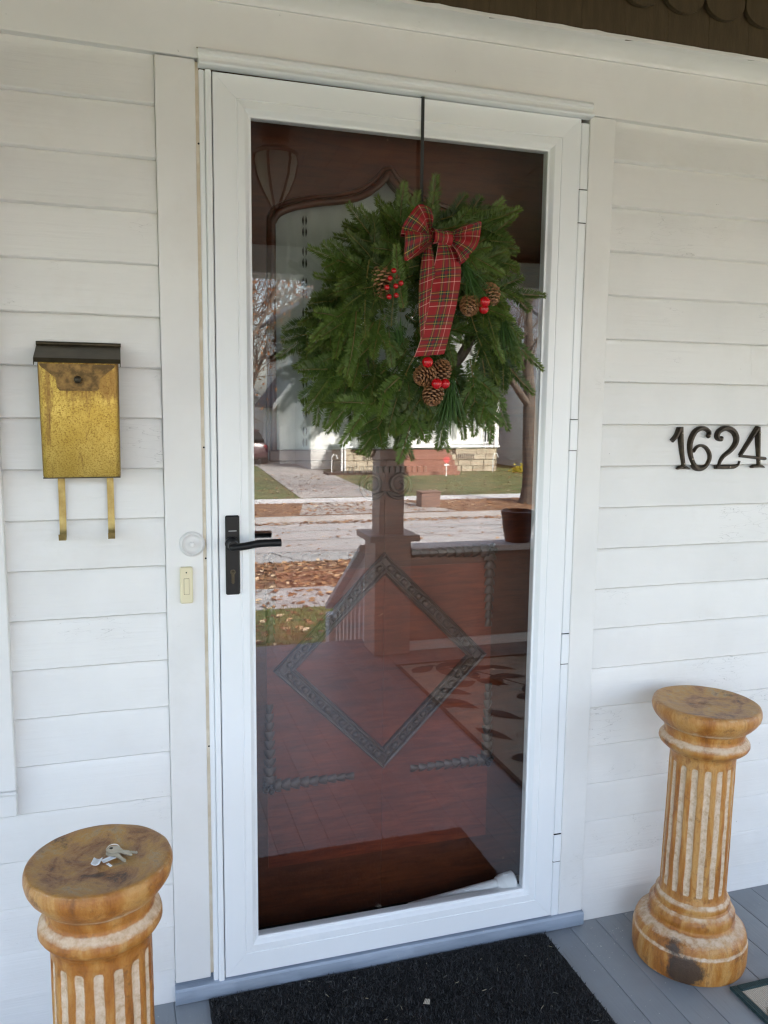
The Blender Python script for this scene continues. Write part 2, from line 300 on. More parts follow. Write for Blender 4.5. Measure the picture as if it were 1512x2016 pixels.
# ------------------------------------------------------------------ mesh helpers
def wl(o):
    v = Vector((0, 0, 0))
    while o is not None: v += o.location; o = o.parent
    return v
def thing(name, label, cat, loc=(0, 0, 0), group=None, kind=None):
    o = bpy.data.objects.new(name, None); o.empty_display_size = 0.05; sc.collection.objects.link(o); o.location = loc
    return tag(o, label, cat, group, kind)
def tag(o, label=None, cat=None, group=None, kind=None):
    if label: o['label'] = label
    if cat: o['category'] = cat
    if group: o['group'] = group
    if kind: o['kind'] = kind
    return o
class MB:
    def __init__(s): s.v = []; s.f = []; s.uv = None; s.c = None
    def add(s, vs, fs, uv=None, col=None):
        n = len(s.v); s.v += [tuple(p) for p in vs]; s.f += [tuple(i+n for i in f) for f in fs]
        if uv is not None: s.uv = (s.uv or []) + list(uv)
        if col is not None: s.c = (s.c or []) + list(col)
        return s
    def box(s, x0, x1, y0, y1, z0, z1):
        return s.add([(x0, y0, z0), (x1, y0, z0), (x1, y1, z0), (x0, y1, z0), (x0, y0, z1), (x1, y0, z1), (x1, y1, z1), (x0, y1, z1)],
                     [(0, 3, 2, 1), (4, 5, 6, 7), (0, 1, 5, 4), (1, 2, 6, 5), (2, 3, 7, 6), (3, 0, 4, 7)])
    def cbox(s, x0, x1, y0, y1, z0, z1, c=0.002):
        lo, hi = (x0, y0, z0), (x1, y1, z1); idx = {}; vs = []; fs = []
        for sx in (0, 1):
            for sy in (0, 1):
                for sz in (0, 1):
                    sg = (sx, sy, sz)
                    for ax in range(3):
                        p = []
                        for k in range(3):
                            q = hi[k] if sg[k] else lo[k]
                            if k != ax: q += -c if sg[k] else c
                            p.append(q)
                        idx[sg+(ax,)] = len(vs); vs.append(tuple(p))
        ctr = Vector([(lo[k]+hi[k])/2 for k in range(3)])
        def face(ids):
            a, b, d = (Vector(vs[i]) for i in ids[:3]); nn = (b-a).cross(d-b)
            fc = sum((Vector(vs[i]) for i in ids), Vector())/len(ids)
            fs.append(tuple(ids) if nn.dot(fc-ctr) > 0 else tuple(reversed(ids)))
        for ax in range(3):
            o1, o2 = [k for k in range(3) if k != ax]
            for sg in (0, 1):
                ids = []
                for (p, q) in ((0, 0), (1, 0), (1, 1), (0, 1)):
                    g = [0, 0, 0]; g[ax] = sg; g[o1] = p; g[o2] = q; ids.append(idx[tuple(g)+(ax,)])
                face(ids)
            for p in (0, 1):
                for q in (0, 1):
                    ids = []
                    for (sg, aa) in ((0, o1), (1, o1), (1, o2), (0, o2)):
                        g = [0, 0, 0]; g[ax] = sg; g[o1] = p; g[o2] = q; ids.append(idx[tuple(g)+(aa,)])
                    face(ids)
        for sx in (0, 1):
            for sy in (0, 1):
                for sz in (0, 1): face([idx[(sx, sy, sz, k)] for k in range(3)])
        return s.add(vs, fs)
    def tube(s, pts, rad, n=8, cap=True, col=None):
        pts = [Vector(p) for p in pts]
        if not isinstance(rad, (list, tuple)): rad = [rad]*len(pts)
        vs = []; fs = []; prev = None
        for i, p in enumerate(pts):
            d = (pts[min(i+1, len(pts)-1)]-pts[max(i-1, 0)])
            if d.length < 1e-9: d = Vector((0, 0, 1))
            d.normalize()
            if prev is None: prev = d.orthogonal().normalized()
            nx = prev-d*prev.dot(d)
            nx = nx.normalized() if nx.length > 1e-6 else d.orthogonal().normalized()
            prev = nx; ny = d.cross(nx)
            for k in range(n):
                an = 2*math.pi*k/n; vs.append(p+(nx*math.cos(an)+ny*math.sin(an))*rad[i])
        for i in range(len(pts)-1):
            for k in range(n):
                a = i*n+k; b = i*n+(k+1) % n; fs.append((a, b, b+n, a+n))
        if cap: fs.append(tuple(range(n-1, -1, -1))); fs.append(tuple(range((len(pts)-1)*n, len(pts)*n)))
        return s.add(vs, fs, col=[col]*len(vs) if col else None)
    def lathe(s, prof, n=48, c=(0, 0, 0), cap=True):
        vs = []; fs = []
        for r, z in prof:
            for k in range(n):
                an = 2*math.pi*k/n; vs.append((c[0]+r*math.cos(an), c[1]+r*math.sin(an), c[2]+z))
        for i in range(len(prof)-1):
            for k in range(n):
                a = i*n+k; b = i*n+(k+1) % n; fs.append((a, b, b+n, a+n))
        if cap:
            fs.append(tuple(range(n-1, -1, -1))); fs.append(tuple(range((len(prof)-1)*n, len(prof)*n)))
        return s.add(vs, fs)
    def lathe_y(s, prof, n=40, c=(0, 0, 0)):
        """revolve (r, y) about the y axis, y negative towards the viewer"""
        m = MB().lathe(prof, n); vs = [(c[0]+x, c[1]+z, c[2]+y) for x, y, z in m.v]
        return s.add(vs, [tuple(reversed(f)) for f in m.f])
    def prism(s, poly, y0, y1):
        """2-D polygon (x, z) pushed from y0 (front) to y1 (back)"""
        n = len(poly); ar = sum(poly[i][0]*poly[(i+1) % n][1]-poly[(i+1) % n][0]*poly[i][1] for i in range(n))
        if ar < 0: poly = poly[::-1]
        vs = [(x, y0, z) for x, z in poly]+[(x, y1, z) for x, z in poly]
        fs = [tuple(range(n)), tuple(range(2*n-1, n-1, -1))]+[(i, i+n, (i+1) % n+n, (i+1) % n) for i in range(n)]
        return s.add(vs, fs)
    def extr_x(s, prof, x0, x1, seg=1, wob=None):
        """closed (y, z) profile pushed along x"""
        n = len(prof); vs = []; fs = []
        for i in range(seg+1):
            x = x0+(x1-x0)*i/seg
            for k, (y, z) in enumerate(prof):
                dy, dz = wob(x, k) if wob else (0, 0); vs.append((x, y+dy, z+dz))
        for i in range(seg):
            for k in range(n):
                a = i*n+k; b = i*n+(k+1) % n; fs.append((a, b, b+n, a+n))
        fs.append(tuple(range(n-1, -1, -1))); fs.append(tuple(range(seg*n, seg*n+n)))
        return s.add(vs, fs)
    def sphere(s, c, r, n=14, m=9, sc3=(1, 1, 1), col=None):
        vs = []; fs = []
        for i in range(m+1):
            th = math.pi*i/m
            for k in range(n):
                an = 2*math.pi*k/n
                vs.append((c[0]+r*sc3[0]*math.sin(th)*math.cos(an), c[1]+r*sc3[1]*math.sin(th)*math.sin(an), c[2]-r*sc3[2]*math.cos(th)))
        for i in range(m):
            for k in range(n):
                a = i*n+k; b = i*n+(k+1) % n; fs.append((a, b, b+n, a+n))
        return s.add(vs, fs, col=[col]*len(vs) if col else None)
    def mesh(s, name, off=(0, 0, 0), smooth=None):
        me = bpy.data.meshes.new(name); me.from_pydata([(p[0]-off[0], p[1]-off[1], p[2]-off[2]) for p in s.v], [], s.f)
        if s.uv:
            l = me.uv_layers.new(name='UVMap')
            for lp in me.loops: l.data[lp.index].uv = s.uv[lp.vertex_index]
        if s.c:
            a = me.color_attributes.new(name='pale' if getattr(s, 'attr', None) == 'pale' else 'tip', type='FLOAT_COLOR', domain='POINT')
            flat = []
            for c in s.c: flat += [c[0], c[1], c[2], 1.0]
            a.data.foreach_set('color', flat)
        if smooth is not None:
            me.shade_smooth()
            if smooth < 179: me.set_sharp_from_angle(angle=R(smooth))
        me.validate(); me.update(); return me
    def build(s, name, mat, parent=None, smooth=None, at=None):
        """link as one object; vertices are given in world space"""
        pl = wl(parent) if parent else Vector((0, 0, 0))
        off = Vector(at) if at is not None else pl
        me = s.mesh(name, off, smooth); me.materials.append(MT[mat])
        o = bpy.data.objects.new(name, me); sc.collection.objects.link(o)
        if parent: o.parent = parent
        o.location = off-pl; return o
def inst(name, me, mat, parent, loc, rot=None, scale=None):
    """an object that shares mesh data; loc in world space"""
    if not me.materials: me.materials.append(MT[mat])
    o = bpy.data.objects.new(name, me); sc.collection.objects.link(o)
    if parent: o.parent = parent
    o.location = Vector(loc)-(wl(parent) if parent else Vector((0, 0, 0)))
    if rot is not None: o.rotation_euler = rot
    if scale is not None: o.scale = scale
    return o
def smoothpath(pts, k=6):
    """Catmull-Rom through points (tuples of any length)"""
    out = []; n = len(pts)
    for i in range(n-1):
        p0, p1, p2, p3 = pts[max(i-1, 0)], pts[i], pts[i+1], pts[min(i+2, n-1)]
        for j in range(k):
            t = j/k
            out.append(tuple(0.5*(2*b+(c-a)*t+(2*a-5*b+4*c-d)*t*t+(-a+3*b-3*c+d)*t*t*t) for a, b, c, d in zip(p0, p1, p2, p3)))
    out.append(tuple(pts[-1])); return out
def nz(x, y=0.0, z=0.0): return mnoise.noise(Vector((x, y, z)))

# ================================================================== SETTING BEYOND THE PORCH
GZ = -1.2
def sheet(name, mat, x0, x1, y0, y1, z, kind='structure', th=0.14):
    return tag(MB().box(x0, x1, y0, y1, z-th, z).build(name, mat), kind=kind)
g = MB().add([(-400, -400, GZ-0.16), (400, -400, GZ-0.16), (400, 400, GZ-0.16), (-400, 400, GZ-0.16)], [(0, 1, 2, 3)])
tag(g.build('ground', 'grass'), kind='structure')
sheet('lawn', 'grass', -90, 90, -8.4, -2.72, GZ)
sheet('pavement', 'oldwalk', -90, 90, -9.6, -8.405, GZ-0.004)
sheet('parkway', 'leafy', -90, 90, -11.5, -9.605, GZ)
sheet('kerb', 'oldwalk', -90, 90, -11.66, -11.505, GZ-0.01)
sheet('road', 'road', -90, 90, -17.05, -11.665, GZ-0.13, th=0.02)
sheet('kerb', 'oldwalk', -90, 90, -17.21, -17.055, GZ-0.01)
sheet('parkway', 'leafy', -90, 90, -19.7, -17.215, GZ)
sheet('pavement', 'walk', -90, 90, -20.8, -19.705, GZ-0.004)
sheet('lawn', 'grass', -90, 90, -120, -20.805, GZ)
d = MB().add([(4.35, -20.8, GZ+.012), (6.75, -20.8, GZ+.012), (7.4, -33, GZ+.012), (5.0, -33, GZ+.012), (4.0, -45, GZ+.012), (7.4, -45, GZ+.012)], [(0, 3, 2, 1), (3, 4, 5, 2)])
tag(d.build('driveway', 'drive'), kind='structure')
d = MB().add([(3.6, -17.22, GZ+.01), (7.6, -17.22, GZ+.01), (6.9, -19.7, GZ+.01), (4.2, -19.7, GZ+.01)], [(0, 3, 2, 1)])
tag(d.build('driveway', 'drive'), kind='structure')
tag(MB().box(-0.75, 0.98, -8.4, -4.6, GZ-0.1, GZ+0.012).build('path', 'drive'), kind='structure')
# tar-filled joints and cracks in the old road
cr = MB()
for y in (-13.1, -14.45, -15.6):
    pts = [(x*0.5-6, y+0.05*nz(x*0.7, y)) for x in range(60)]
    for (xa, ya), (xb, yb) in zip(pts, pts[1:]):
        cr.add([(xa, ya-.012, GZ-.126), (xb, yb-.012, GZ-.126), (xb, yb+.012, GZ-.126), (xa, ya+.012, GZ-.126)], [(0, 1, 2, 3)])
for (x0, y0, x1, y1) in ((8.2, -16.4, 9.2, -14.2), (5.4, -15.2, 7.2, -13.3), (2.2, -13.1, 2.8, -11.8), (7.6, -15.0, 9.6, -14.5)):
    n = 12; pts = [(x0+(x1-x0)*i/n+.08*nz(i*.9, x0), y0+(y1-y0)*i/n+.08*nz(i*.8, y0)) for i in range(n+1)]
    for (xa, ya), (xb, yb) in zip(pts, pts[1:]):
        cr.add([(xa-.012, ya, GZ-.122), (xa+.012, ya, GZ-.122), (xb+.012, yb, GZ-.122), (xb-.012, yb, GZ-.122)], [(0, 1, 2, 3)])
tag(cr.build('road_crack', 'tar'), kind='structure')

def leaf_scatter(mb, n, region, z, size=(0.035, 0.075), dens=None):
    x0, x1, y0, y1 = region; k = 0
    while k < n:
        x = random.uniform(x0, x1); y = random.uniform(y0, y1)
        if dens and random.random() > dens(x, y): k += 0.25; continue
        k += 1; s = random.uniform(*size); an = random.uniform(0, 6.28); ca, sa = math.cos(an)*s, math.sin(an)*s; c = random.random()**1.4
        h = random.uniform(.004, .035)
        mb.add([(x-ca, y-sa, z+.004), (x+sa*.55, y-ca*.55, z+h), (x+ca, y+sa, z+h*.8), (x-sa*.55, y+ca*.55, z+.008)], [(0, 1, 2, 3)], col=[(c, 0, 0)]*4)
lf = MB()
leaf_scatter(lf, 5200, (-3, 9, -11.5, -9.62), GZ)
leaf_scatter(lf, 2600, (-3, 7, -8.4, -4.0), GZ, dens=lambda x, y: 0.15+0.85*max(0, nz(x*.9, y*.9)+.35))
leaf_scatter(lf, 450, (-3, 8, -9.6, -8.42), GZ-.002)
leaf_scatter(lf, 900, (-3, 12, -17.03, -16.6), GZ-.128)
leaf_scatter(lf, 320, (-3, 12, -16.6, -11.7), GZ-.126)
leaf_scatter(lf, 500, (-3, 12, -12.1, -11.68), GZ-.126)
leaf_scatter(lf, 1700, (-2, 15, -19.7, -17.25), GZ+.01)
leaf_scatter(lf, 2400, (-2, 17, -29, -20.8), GZ+.004, dens=lambda x, y: 0.2+0.8*max(0, nz(x*.5, y*.5)+.2))
tag(lf.build('fallen_leaves', 'leaf'), 'dry brown leaves fallen over lawns, kerbs and parkways', kind='stuff')
gr = MB()
for i in range(16000):
    x = random.uniform(-1, 6); y = random.uniform(-8.4, -3.0)
    if -0.75 < x < 0.98 and y < -4.6 or (x < 1.05 and y > -4.7): continue
    h = random.uniform(.03, .075); an = random.uniform(0, 6.28); dx, dy = math.cos(an)*.006, math.sin(an)*.006; lx, ly = random.gauss(0, .02), random.gauss(0, .02)
    gr.add([(x-dx, y-dy, GZ), (x+dx, y+dy, GZ), (x+lx, y+ly, GZ+h)], [(0, 1, 2)])
tag(gr.build('grass', 'blade'), 'short late autumn grass of the front lawn', kind='stuff')

# ---------------- bare trees
def make_tree(name, label, loc, seed, height, trunk_r, lean=(0, 0), levels=5, group='bare street trees', leaves=0, fork=0.3):
    rnd = random.Random(seed); root = thing(name, label, 'tree', loc, group)
    trunk, crown = MB(), MB(); tips = []
    def grow(p, d, length, r, lev):
        n = 5 if lev < 3 else 3; pts = [p.copy()]; rad = [r]; dd = d.copy()
        for i in range(n):
            dd = (dd+Vector((rnd.gauss(0, .10), rnd.gauss(0, .10), rnd.gauss(0.03, .07)))*(0.25 if lev == 0 else 0.6+0.35*lev)).normalized()
            p = p+dd*(length/n); pts.append(p.copy()); rad.append(r*(1-0.5*(i+1)/n) if lev < levels else r*(1-.85*(i+1)/n))
        (trunk if lev < 2 else crown).tube(pts, rad, 9 if lev == 0 else 6 if lev < 2 else 4 if lev < 4 else 3, cap=False)
        if lev >= levels: tips.append(pts[-1]); return
        kids = rnd.randint(3, 5) if lev < 3 else rnd.randint(4, 6)
        for k in range(kids):
            s = rnd.uniform(fork if lev == 0 else 0.25, 1.0); i = min(int(s*n), n-1); q = pts[i].lerp(pts[i+1], s*n-i)
            ax = dd.orthogonal().normalized(); ax.rotate(Matrix.Rotation(rnd.uniform(0, 6.28), 3, dd))
            nd = (dd*math.cos(R(rnd.uniform(25, 60)))+ax*math.sin(R(rnd.uniform(30, 60)))).normalized(); nd.z += 0.15; nd.normalize()
            rr = (rad[i]*(1-(s*n-i))+rad[i+1]*(s*n-i))*rnd.uniform(.5, .72)
            grow(q, nd, length*rnd.uniform(.5, .75), max(rr, .004), lev+1)
        grow(pts[-1], dd, length*rnd.uniform(.6, .8), rad[-1]*.9, lev+1)
    grow(Vector(loc), Vector((lean[0], lean[1], 1)).normalized(), height*.42, trunk_r, 0)
    fl = []
    for k in range(8): fl.append(0)
    trunk.lathe([(trunk_r*1.5, -.05), (trunk_r*1.18, .15), (trunk_r*1.0, .5)], 9, loc, cap=False)
    trunk.build('trunk', 'bark', root, 180); crown.build('crown', 'bark', root, 180)
    if leaves and tips:
        lm = MB()
        for i in range(leaves):
            q = rnd.choice(tips)+Vector((rnd.gauss(0, .25), rnd.gauss(0, .25), rnd.gauss(0, .25))); s = rnd.uniform(.04, .08)
            u = Vector((rnd.gauss(0, 1), rnd.gauss(0, 1), rnd.gauss(0, 1))).normalized()*s; vv = u.orthogonal().normalized()*s*.6
            lm.add([q-u, q+vv, q+u, q-vv], [(0, 1, 2, 3)])
        lm.build('leaf_cluster', 'rust_leaf', root)
    return root
make_tree('street_tree', 'thick trunked bare tree on the far parkway beside the kerb', (10.3, -18.4, GZ), 5, 9.0, 0.27, (0.02, 0), 5, fork=0.28)
make_tree('street_tree', 'leaning bare tree with rusty leaves left of the driveway', (2.3, -24.5, GZ), 11, 10.0, 0.24, (0.16, 0), 5, leaves=2600, fork=0.3)
make_tree('street_tree', 'tall bare tree behind the tan house', (6.0, -46, GZ), 23, 14.0, 0.3, (0.05, 0), 5)
make_tree('street_tree', 'broad bare tree behind the white porch house', (15.0, -50, GZ), 31, 15.0, 0.35, (-0.05, 0), 5)
make_tree('street_tree', 'bare tree with clinging leaves farthest to the left', (-1.5, -40, GZ), 41, 13.0, 0.3, (0.08, 0), 5, leaves=2000)

# ---------------- houses across the street
def gable_house(name, label, x0, x1, y0, y1, z1, zr, mat, rmat='farroof', ridge='y', windows=(), eave=0.35):
    """y0 is the side that faces the street (largest y)"""
    root = thing(name, label, 'house', ((x0+x1)/2, y0, GZ)); wb = MB(); t = 0.02
    xm = (x0+x1)/2; ym = (y0+y1)/2
    if ridge == 'y':
        wb.add([(x0, y0, GZ), (x1, y0, GZ), (x1, y0, z1), (xm, y0, zr), (x0, y0, z1), (x0, y1, GZ), (x1, y1, GZ), (x1, y1, z1), (xm, y1, zr), (x0, y1, z1)],
               [(4, 3, 2, 1, 0), (5, 6, 7, 8, 9), (0, 5, 9, 4), (1, 2, 7, 6)])
    else:
        wb.add([(x0, y0, GZ), (x1, y0, GZ), (x1, y0, z1), (x0, y0, z1), (x0, y1, GZ), (x1, y1, GZ), (x1, y1, z1), (x0, y1, z1), (x0, ym, zr), (x1, ym, zr)],
               [(3, 2, 1, 0), (4, 5, 6, 7), (0, 4, 7, 8, 3), (1, 2, 9, 6, 5)])
    wb.build('wall', mat, root)
    rb = MB()
    if ridge == 'y':
        for xe, xs in ((x0, -1), (x1, 1)):
            dz = (zr-z1)/abs(xm-xe)*eave
            p = [(xe+xs*eave, y0+eave, z1-dz), (xe+xs*eave, y1-eave, z1-dz), (xm, y1-eave, zr), (xm, y0+eave, zr)]
            vs = [Vector(q)+Vector((0, 0, .01)) for q in p]+[Vector(q)+Vector((0, 0, .16)) for q in p]
            rb.add(vs, [(0, 1, 2, 3), (7, 6, 5, 4), (0, 4, 5, 1), (1, 5, 6, 2), (2, 6, 7, 3), (3, 7, 4, 0)])
    else:
        for ye, s in ((y0, 1), (y1, -1)):
            dz = (zr-z1)/abs(ym-ye)*eave
            p = [(x0-eave, ye+s*eave, z1-dz), (x1+eave, ye+s*eave, z1-dz), (x1+eave, ym, zr), (x0-eave, ym, zr)]
            vs = [Vector(q)+Vector((0, 0, .01)) for q in p]+[Vector(q)+Vector((0, 0, .16)) for q in p]
            rb.add(vs, [(0, 1, 2, 3), (7, 6, 5, 4), (0, 4, 5, 1), (1, 5, 6, 2), (2, 6, 7, 3), (3, 7, 4, 0)])
    ro = rb.build('roof', rmat, root)
    if ridge == 'y':
        fb = MB()
        for xe, xs in ((x0, -1), (x1, 1)):
            dz = (zr-z1)/abs(xm-xe)*eave
            a0 = Vector((xe+xs*eave, y0+eave+.02, z1-dz-.12)); b0 = Vector((xm, y0+eave+.02, zr-.12)); h = Vector((0, 0, .26))
            fb.add([a0, b0, b0+h, a0+h, a0-Vector((0, .04, 0)), b0-Vector((0, .04, 0)), b0+h-Vector((0, .04, 0)), a0+h-Vector((0, .04, 0))], [(0, 1, 2, 3), (7, 6, 5, 4), (0, 4, 5, 1), (3, 2, 6, 7)])
        fb.build('rake_board', 'farwhite', ro)
    for (wx0, wx1, wz0, wz1) in windows:
        fr = MB().box(wx0-.1, wx1+.1, y0+.002, y0+.06, wz0-.1, wz1+.1).build('window', 'farwhite', root)
        MB().box(wx0, wx1, y0+.05, y0+.07, wz0, wz1).build('pane', 'winglass', fr)
        MB().box(wx0, wx1, y0+.06, y0+.085, (wz0+wz1)/2-.025, (wz0+wz1)/2+.025).build('sash_bar', 'farwhite', fr)
    return root
h = gable_house('porch_house', 'white clapboard house across the street with a stone porch base', 6.9, 14.6, -31.2, -42, 5.6, 8.8, 'clap_far', ridge='y',
                windows=((8.4, 9.4, 0.4, 2.0), (11.6, 12.8, 0.4, 2.0), (9.6, 11.6, 3.4, 5.0)))
fbm = MB().extr_x([(.0, 0), (.028, .002), (.004, .128), (.0, .128)], 0, 7.7, 1).mesh('clapboard')
zz = GZ+.98
while zz < 5.6:
    inst('clapboard', fbm, 'farboard', h, (6.9, -31.2, zz)); zz += .125
# its front porch: stone base, deck, rail, posts, roof, steps
sb = h
for r_ in range(4):
    x = 7.75 + (0.0 if r_ % 2 else -0.15)
    while x < 14.2:
        wd = random.uniform(.42, .6); xe = min(x+wd, 14.2)
        if not (9.7 < (x+xe)/2 < 12.15): MB().cbox(max(x, 7.75)+.008, xe-.008, -29.02+random.uniform(-.01, .02), -29.3, GZ+.02+r_*.235, GZ+.245+r_*.235, .02).build('stone', 'stone', sb)
        x += wd
MB().box(7.8, 14.15, -31.2, -29.2, GZ, GZ+.98).build('porch_core', 'stone', h)
MB().box(7.7, 14.3, -31.2, -28.95, GZ+.98, GZ+1.06).build('porch_deck', 'farwhite', h)
for vx in (8.9, 12.85):
    v_ = MB().box(vx-.42, vx+.42, -29.0, -28.985, -.72, -.44).build('vent_frame', 'stone', h)
    for i in range(9): MB().box(vx-.38+i*.085, vx-.345+i*.085, -28.985, -28.97, -.70, -.46).build('vent_bar', 'dark', v_)
for (xa, xb) in ((7.8, 9.75), (12.1, 14.2)):
    MB().box(xa, xb, -29.1, -29.0, .62, .70).build('porch_rail', 'farwhite', h); MB().box(xa, xb, -29.1, -29.0, -.06, 0.0).build('porch_rail', 'farwhite', h)
    x = xa+.06
    while x < xb: MB().box(x, x+.04, -29.07, -29.03, 0, .62).build('baluster', 'farwhite', h); x += .13
for x in (7.85, 9.8, 12.05, 14.15): MB().box(x-.09, x+.09, -29.15, -28.97, -.14, 2.6).build('porch_post', 'farwhite', h)
MB().add([(7.3, -28.6, 2.6), (14.7, -28.6, 2.6), (14.7, -31.2, 3.3), (7.3, -31.2, 3.3), (7.3, -28.6, 2.85), (14.7, -28.6, 2.85), (14.7, -31.2, 3.5), (7.3, -31.2, 3.5)],
         [(0, 1, 2, 3), (7, 6, 5, 4), (0, 4, 5, 1), (1, 5, 6, 2), (3, 7, 4, 0)]).build('porch_roof', 'farwhite', h)
for i in range(5): MB().box(9.9, 12.0, -28.95+.0+.28*i, -28.7+.28*i, GZ, GZ+.9-.19*i).build('step', 'redwood', h)
for x in (7.62, 7.75): MB().tube([(x, -28.9, GZ), (x, -28.9, -.2)], .045, 8).build('downpipe', 'farwhite', h)
for x in (7.1, 13.75):
    MB().tube([(x, -28.4, GZ), (x, -28.4, -.55), (x+.05, -28.4, -.45), (x+.18, -28.4, -.45), (x+.22, -28.4, -.6)], .022, 8).build('hand_rail', 'farwhite', h)
bed = MB().box(6.9, 9.7, -28.9, -28.1, GZ, GZ+.1).build('garden_bed', 'soil'); tag(bed, kind='structure')
gable_house('white_cottage', 'cool white clapboard house right of the bare street tree', 16.2, 24, -28.5, -40, 4.8, 7.6, 'clap_far2', ridge='x',
            windows=((17.8, 18.9, .6, 2.2), (20.5, 21.8, .6, 2.2)))
gable_house('garage', 'white gabled garage set back beside the driveway', 4.7, 6.7, -41, -47, 1.35, 2.4, 'clap_far', ridge='y', windows=())
gable_house('side_wing', 'white gabled wing of the house beside the driveway', 6.2, 8.4, -34.5, -39, 1.7, 3.1, 'clap_far', ridge='y', windows=((6.9, 7.6, .2, 1.2),))
gable_house('stucco_house', 'tan stucco house with dark roof far left behind bare branches', -4.5, 5.0, -52, -62, 4.6, 7.6, 'tan', ridge='x',
            windows=((0.6, 1.6, 1.0, 2.6), (3.0, 4.2, 1.0, 2.6), (2.6, 3.8, 3.2, 4.3)))
# car on the far end of the driveway
car = thing('parked_car', 'maroon car parked at the far end of the driveway', 'car', (4.75, -36.0, GZ))
def loft(mb, secs):
    n = len(secs[0]); vs = [p for s in secs for p in s]; fs = []
    for i in range(len(secs)-1):
        for k in range(n): a = i*n+k; b = i*n+(k+1) % n; fs.append((a, b, b+n, a+n))
    fs.append(tuple(range(n-1, -1, -1))); fs.append(tuple(range((len(secs)-1)*n, len(secs)*n))); return mb.add(vs, fs)
def csec(y, hw, z0, z1, rr=.12): return [(4.75-hw+.05, y, GZ+z0), (4.75+hw-.05, y, GZ+z0), (4.75+hw, y, GZ+z0+.2), (4.75+hw, y, GZ+z1-rr), (4.75+hw-rr, y, GZ+z1), (4.75-hw+rr, y, GZ+z1), (4.75-hw, y, GZ+z1-rr), (4.75-hw, y, GZ+z0+.2)]
loft(MB(), [csec(-33.8, .74, .35, .8), csec(-33.9, .84, .28, .95), csec(-34.6, .88, .22, 1.0), csec(-36.6, .89, .2, .98), csec(-37.6, .86, .24, .9), csec(-38.1, .72, .32, .72)]).build('body', 'carpaint', car, 40)
loft(MB(), [csec(-34.1, .70, .9, 1.05), csec(-34.5, .66, .9, 1.42), csec(-35.9, .64, .9, 1.48), csec(-36.9, .72, .9, 1.02)]).build('cabin', 'carglass', car, 40)
MB().box(4.15, 5.35, -35.8, -34.7, GZ+1.44, GZ+1.5).build('roof', 'carpaint', car)
for sx in (-1, 1):
    MB().cbox(4.75+sx*.66-.12, 4.75+sx*.66+.12, -33.95, -33.82, GZ+.68, GZ+.86, .03).build('tail_lamp', 'redlamp', car)
    MB().cbox(4.75+sx*.97-.09, 4.75+sx*.97+.09, -36.6, -36.5, GZ+.92, GZ+1.06, .03).build('wing_mirror', 'carpaint', car)
    for yy in (-34.6, -37.2):
        MB().tube([(4.75+sx*.68, yy, GZ+.32), (4.75+sx*.90, yy, GZ+.32)], .32, 20).build('wheel', 'tyre', car, 40)
bx = thing('utility_box', 'squat brown metal box on the far parkway by the kerb', 'box', (7.2, -18.2, GZ))
MB().add([(6.95, -18.0, GZ), (7.45, -18.0, GZ), (7.45, -18.4, GZ), (6.95, -18.4, GZ), (6.95, -18.0, GZ+.36), (7.47, -18.0, GZ+.40), (7.47, -18.4, GZ+.40), (6.95, -18.4, GZ+.36)],
         [(0, 3, 2, 1)[::-1], (4, 5, 6, 7), (0, 1, 5, 4), (1, 2, 6, 5), (2, 3, 7, 6), (3, 0, 4, 7)]).build('housing', 'box', bx)
MB().cbox(6.93, 7.49, -18.42, -17.98, GZ+.385, GZ+.42, .01).build('lid', 'box', bx)
sg = thing('yard_sign', 'small round red sign on a stake in front of the steps', 'sign', (11.2, -27.0, GZ))
MB().lathe_y([(.13, .01), (.13, -.01)], 12, (11.2, -27.0, GZ+.62)).build('sign_face', 'signred', sg); MB().box(11.185, 11.215, -27.03, -27.01, GZ, GZ+.5).build('stake', 'farwhite', sg)
MB().box(11.1, 11.3, -26.99, -26.98, GZ+.40, GZ+.46).build('sign_face', 'farwhite', sg)
yb = thing('flower_clump', 'low clump of yellow flowers beside the stone porch base', 'plant', (14.9, -28.2, GZ)); yl = MB()
for i in range(260):
    q = Vector((14.9+random.gauss(0, .2), -28.2+random.gauss(0, .15), GZ+abs(random.gauss(.12, .1)))); u = Vector((random.gauss(0, 1), random.gauss(0, 1), random.gauss(0, 1))).normalized()*.05; vv = u.orthogonal().normalized()*.04
    yl.add([q-u, q+vv, q+u, q-vv], [(0, 1, 2, 3)])
yl.build('bloom', 'yellow', yb)

# ================================================================== THE PORCH
# --- floor boards, each a piece of the porch floor
pf = thing('porch_floor', None, None, (0.3, -1.4, -0.03), kind='structure')
bw = 0.0865
def plank(seed):
    m = MB(); w_ = bw-0.0009; n = 30; c = .0013; y0, y1 = .0265, -2.80
    vs = []; fs = []
    for i in range(n+1):
        y = y0+(y1-y0)*i/n; dz = 0.0007*nz(y*2.0, seed*3.1); dx = .0004*nz(y*5, seed*7.7)
        vs += [(dx, y, -.026), (w_+dx, y, -.026), (w_+dx, y, -c+dz), (w_-c+dx, y, dz), (c+dx, y, dz), (dx, y, -c+dz)]
    for i in range(n):
        for k in range(6): a = i*6+k; b = i*6+(k+1) % 6; fs.append((a, a+6, b+6, b))
    fs.append(tuple(range(6))); fs.append(tuple(range(n*6+5, n*6-1, -1)))
    return m.add(vs, fs).mesh('floor_board')
pm = [plank(i) for i in range(5)]
x = -2.62; i = 0
while x < 4.2:
    inst('floor_board', pm[i % 5], 'floor', pf, (x, 0, 0)); x += bw; i += 1
MB().box(-2.65, 4.25, -2.83, .02, -.2, -.03).build('floor_frame', 'dark', pf)
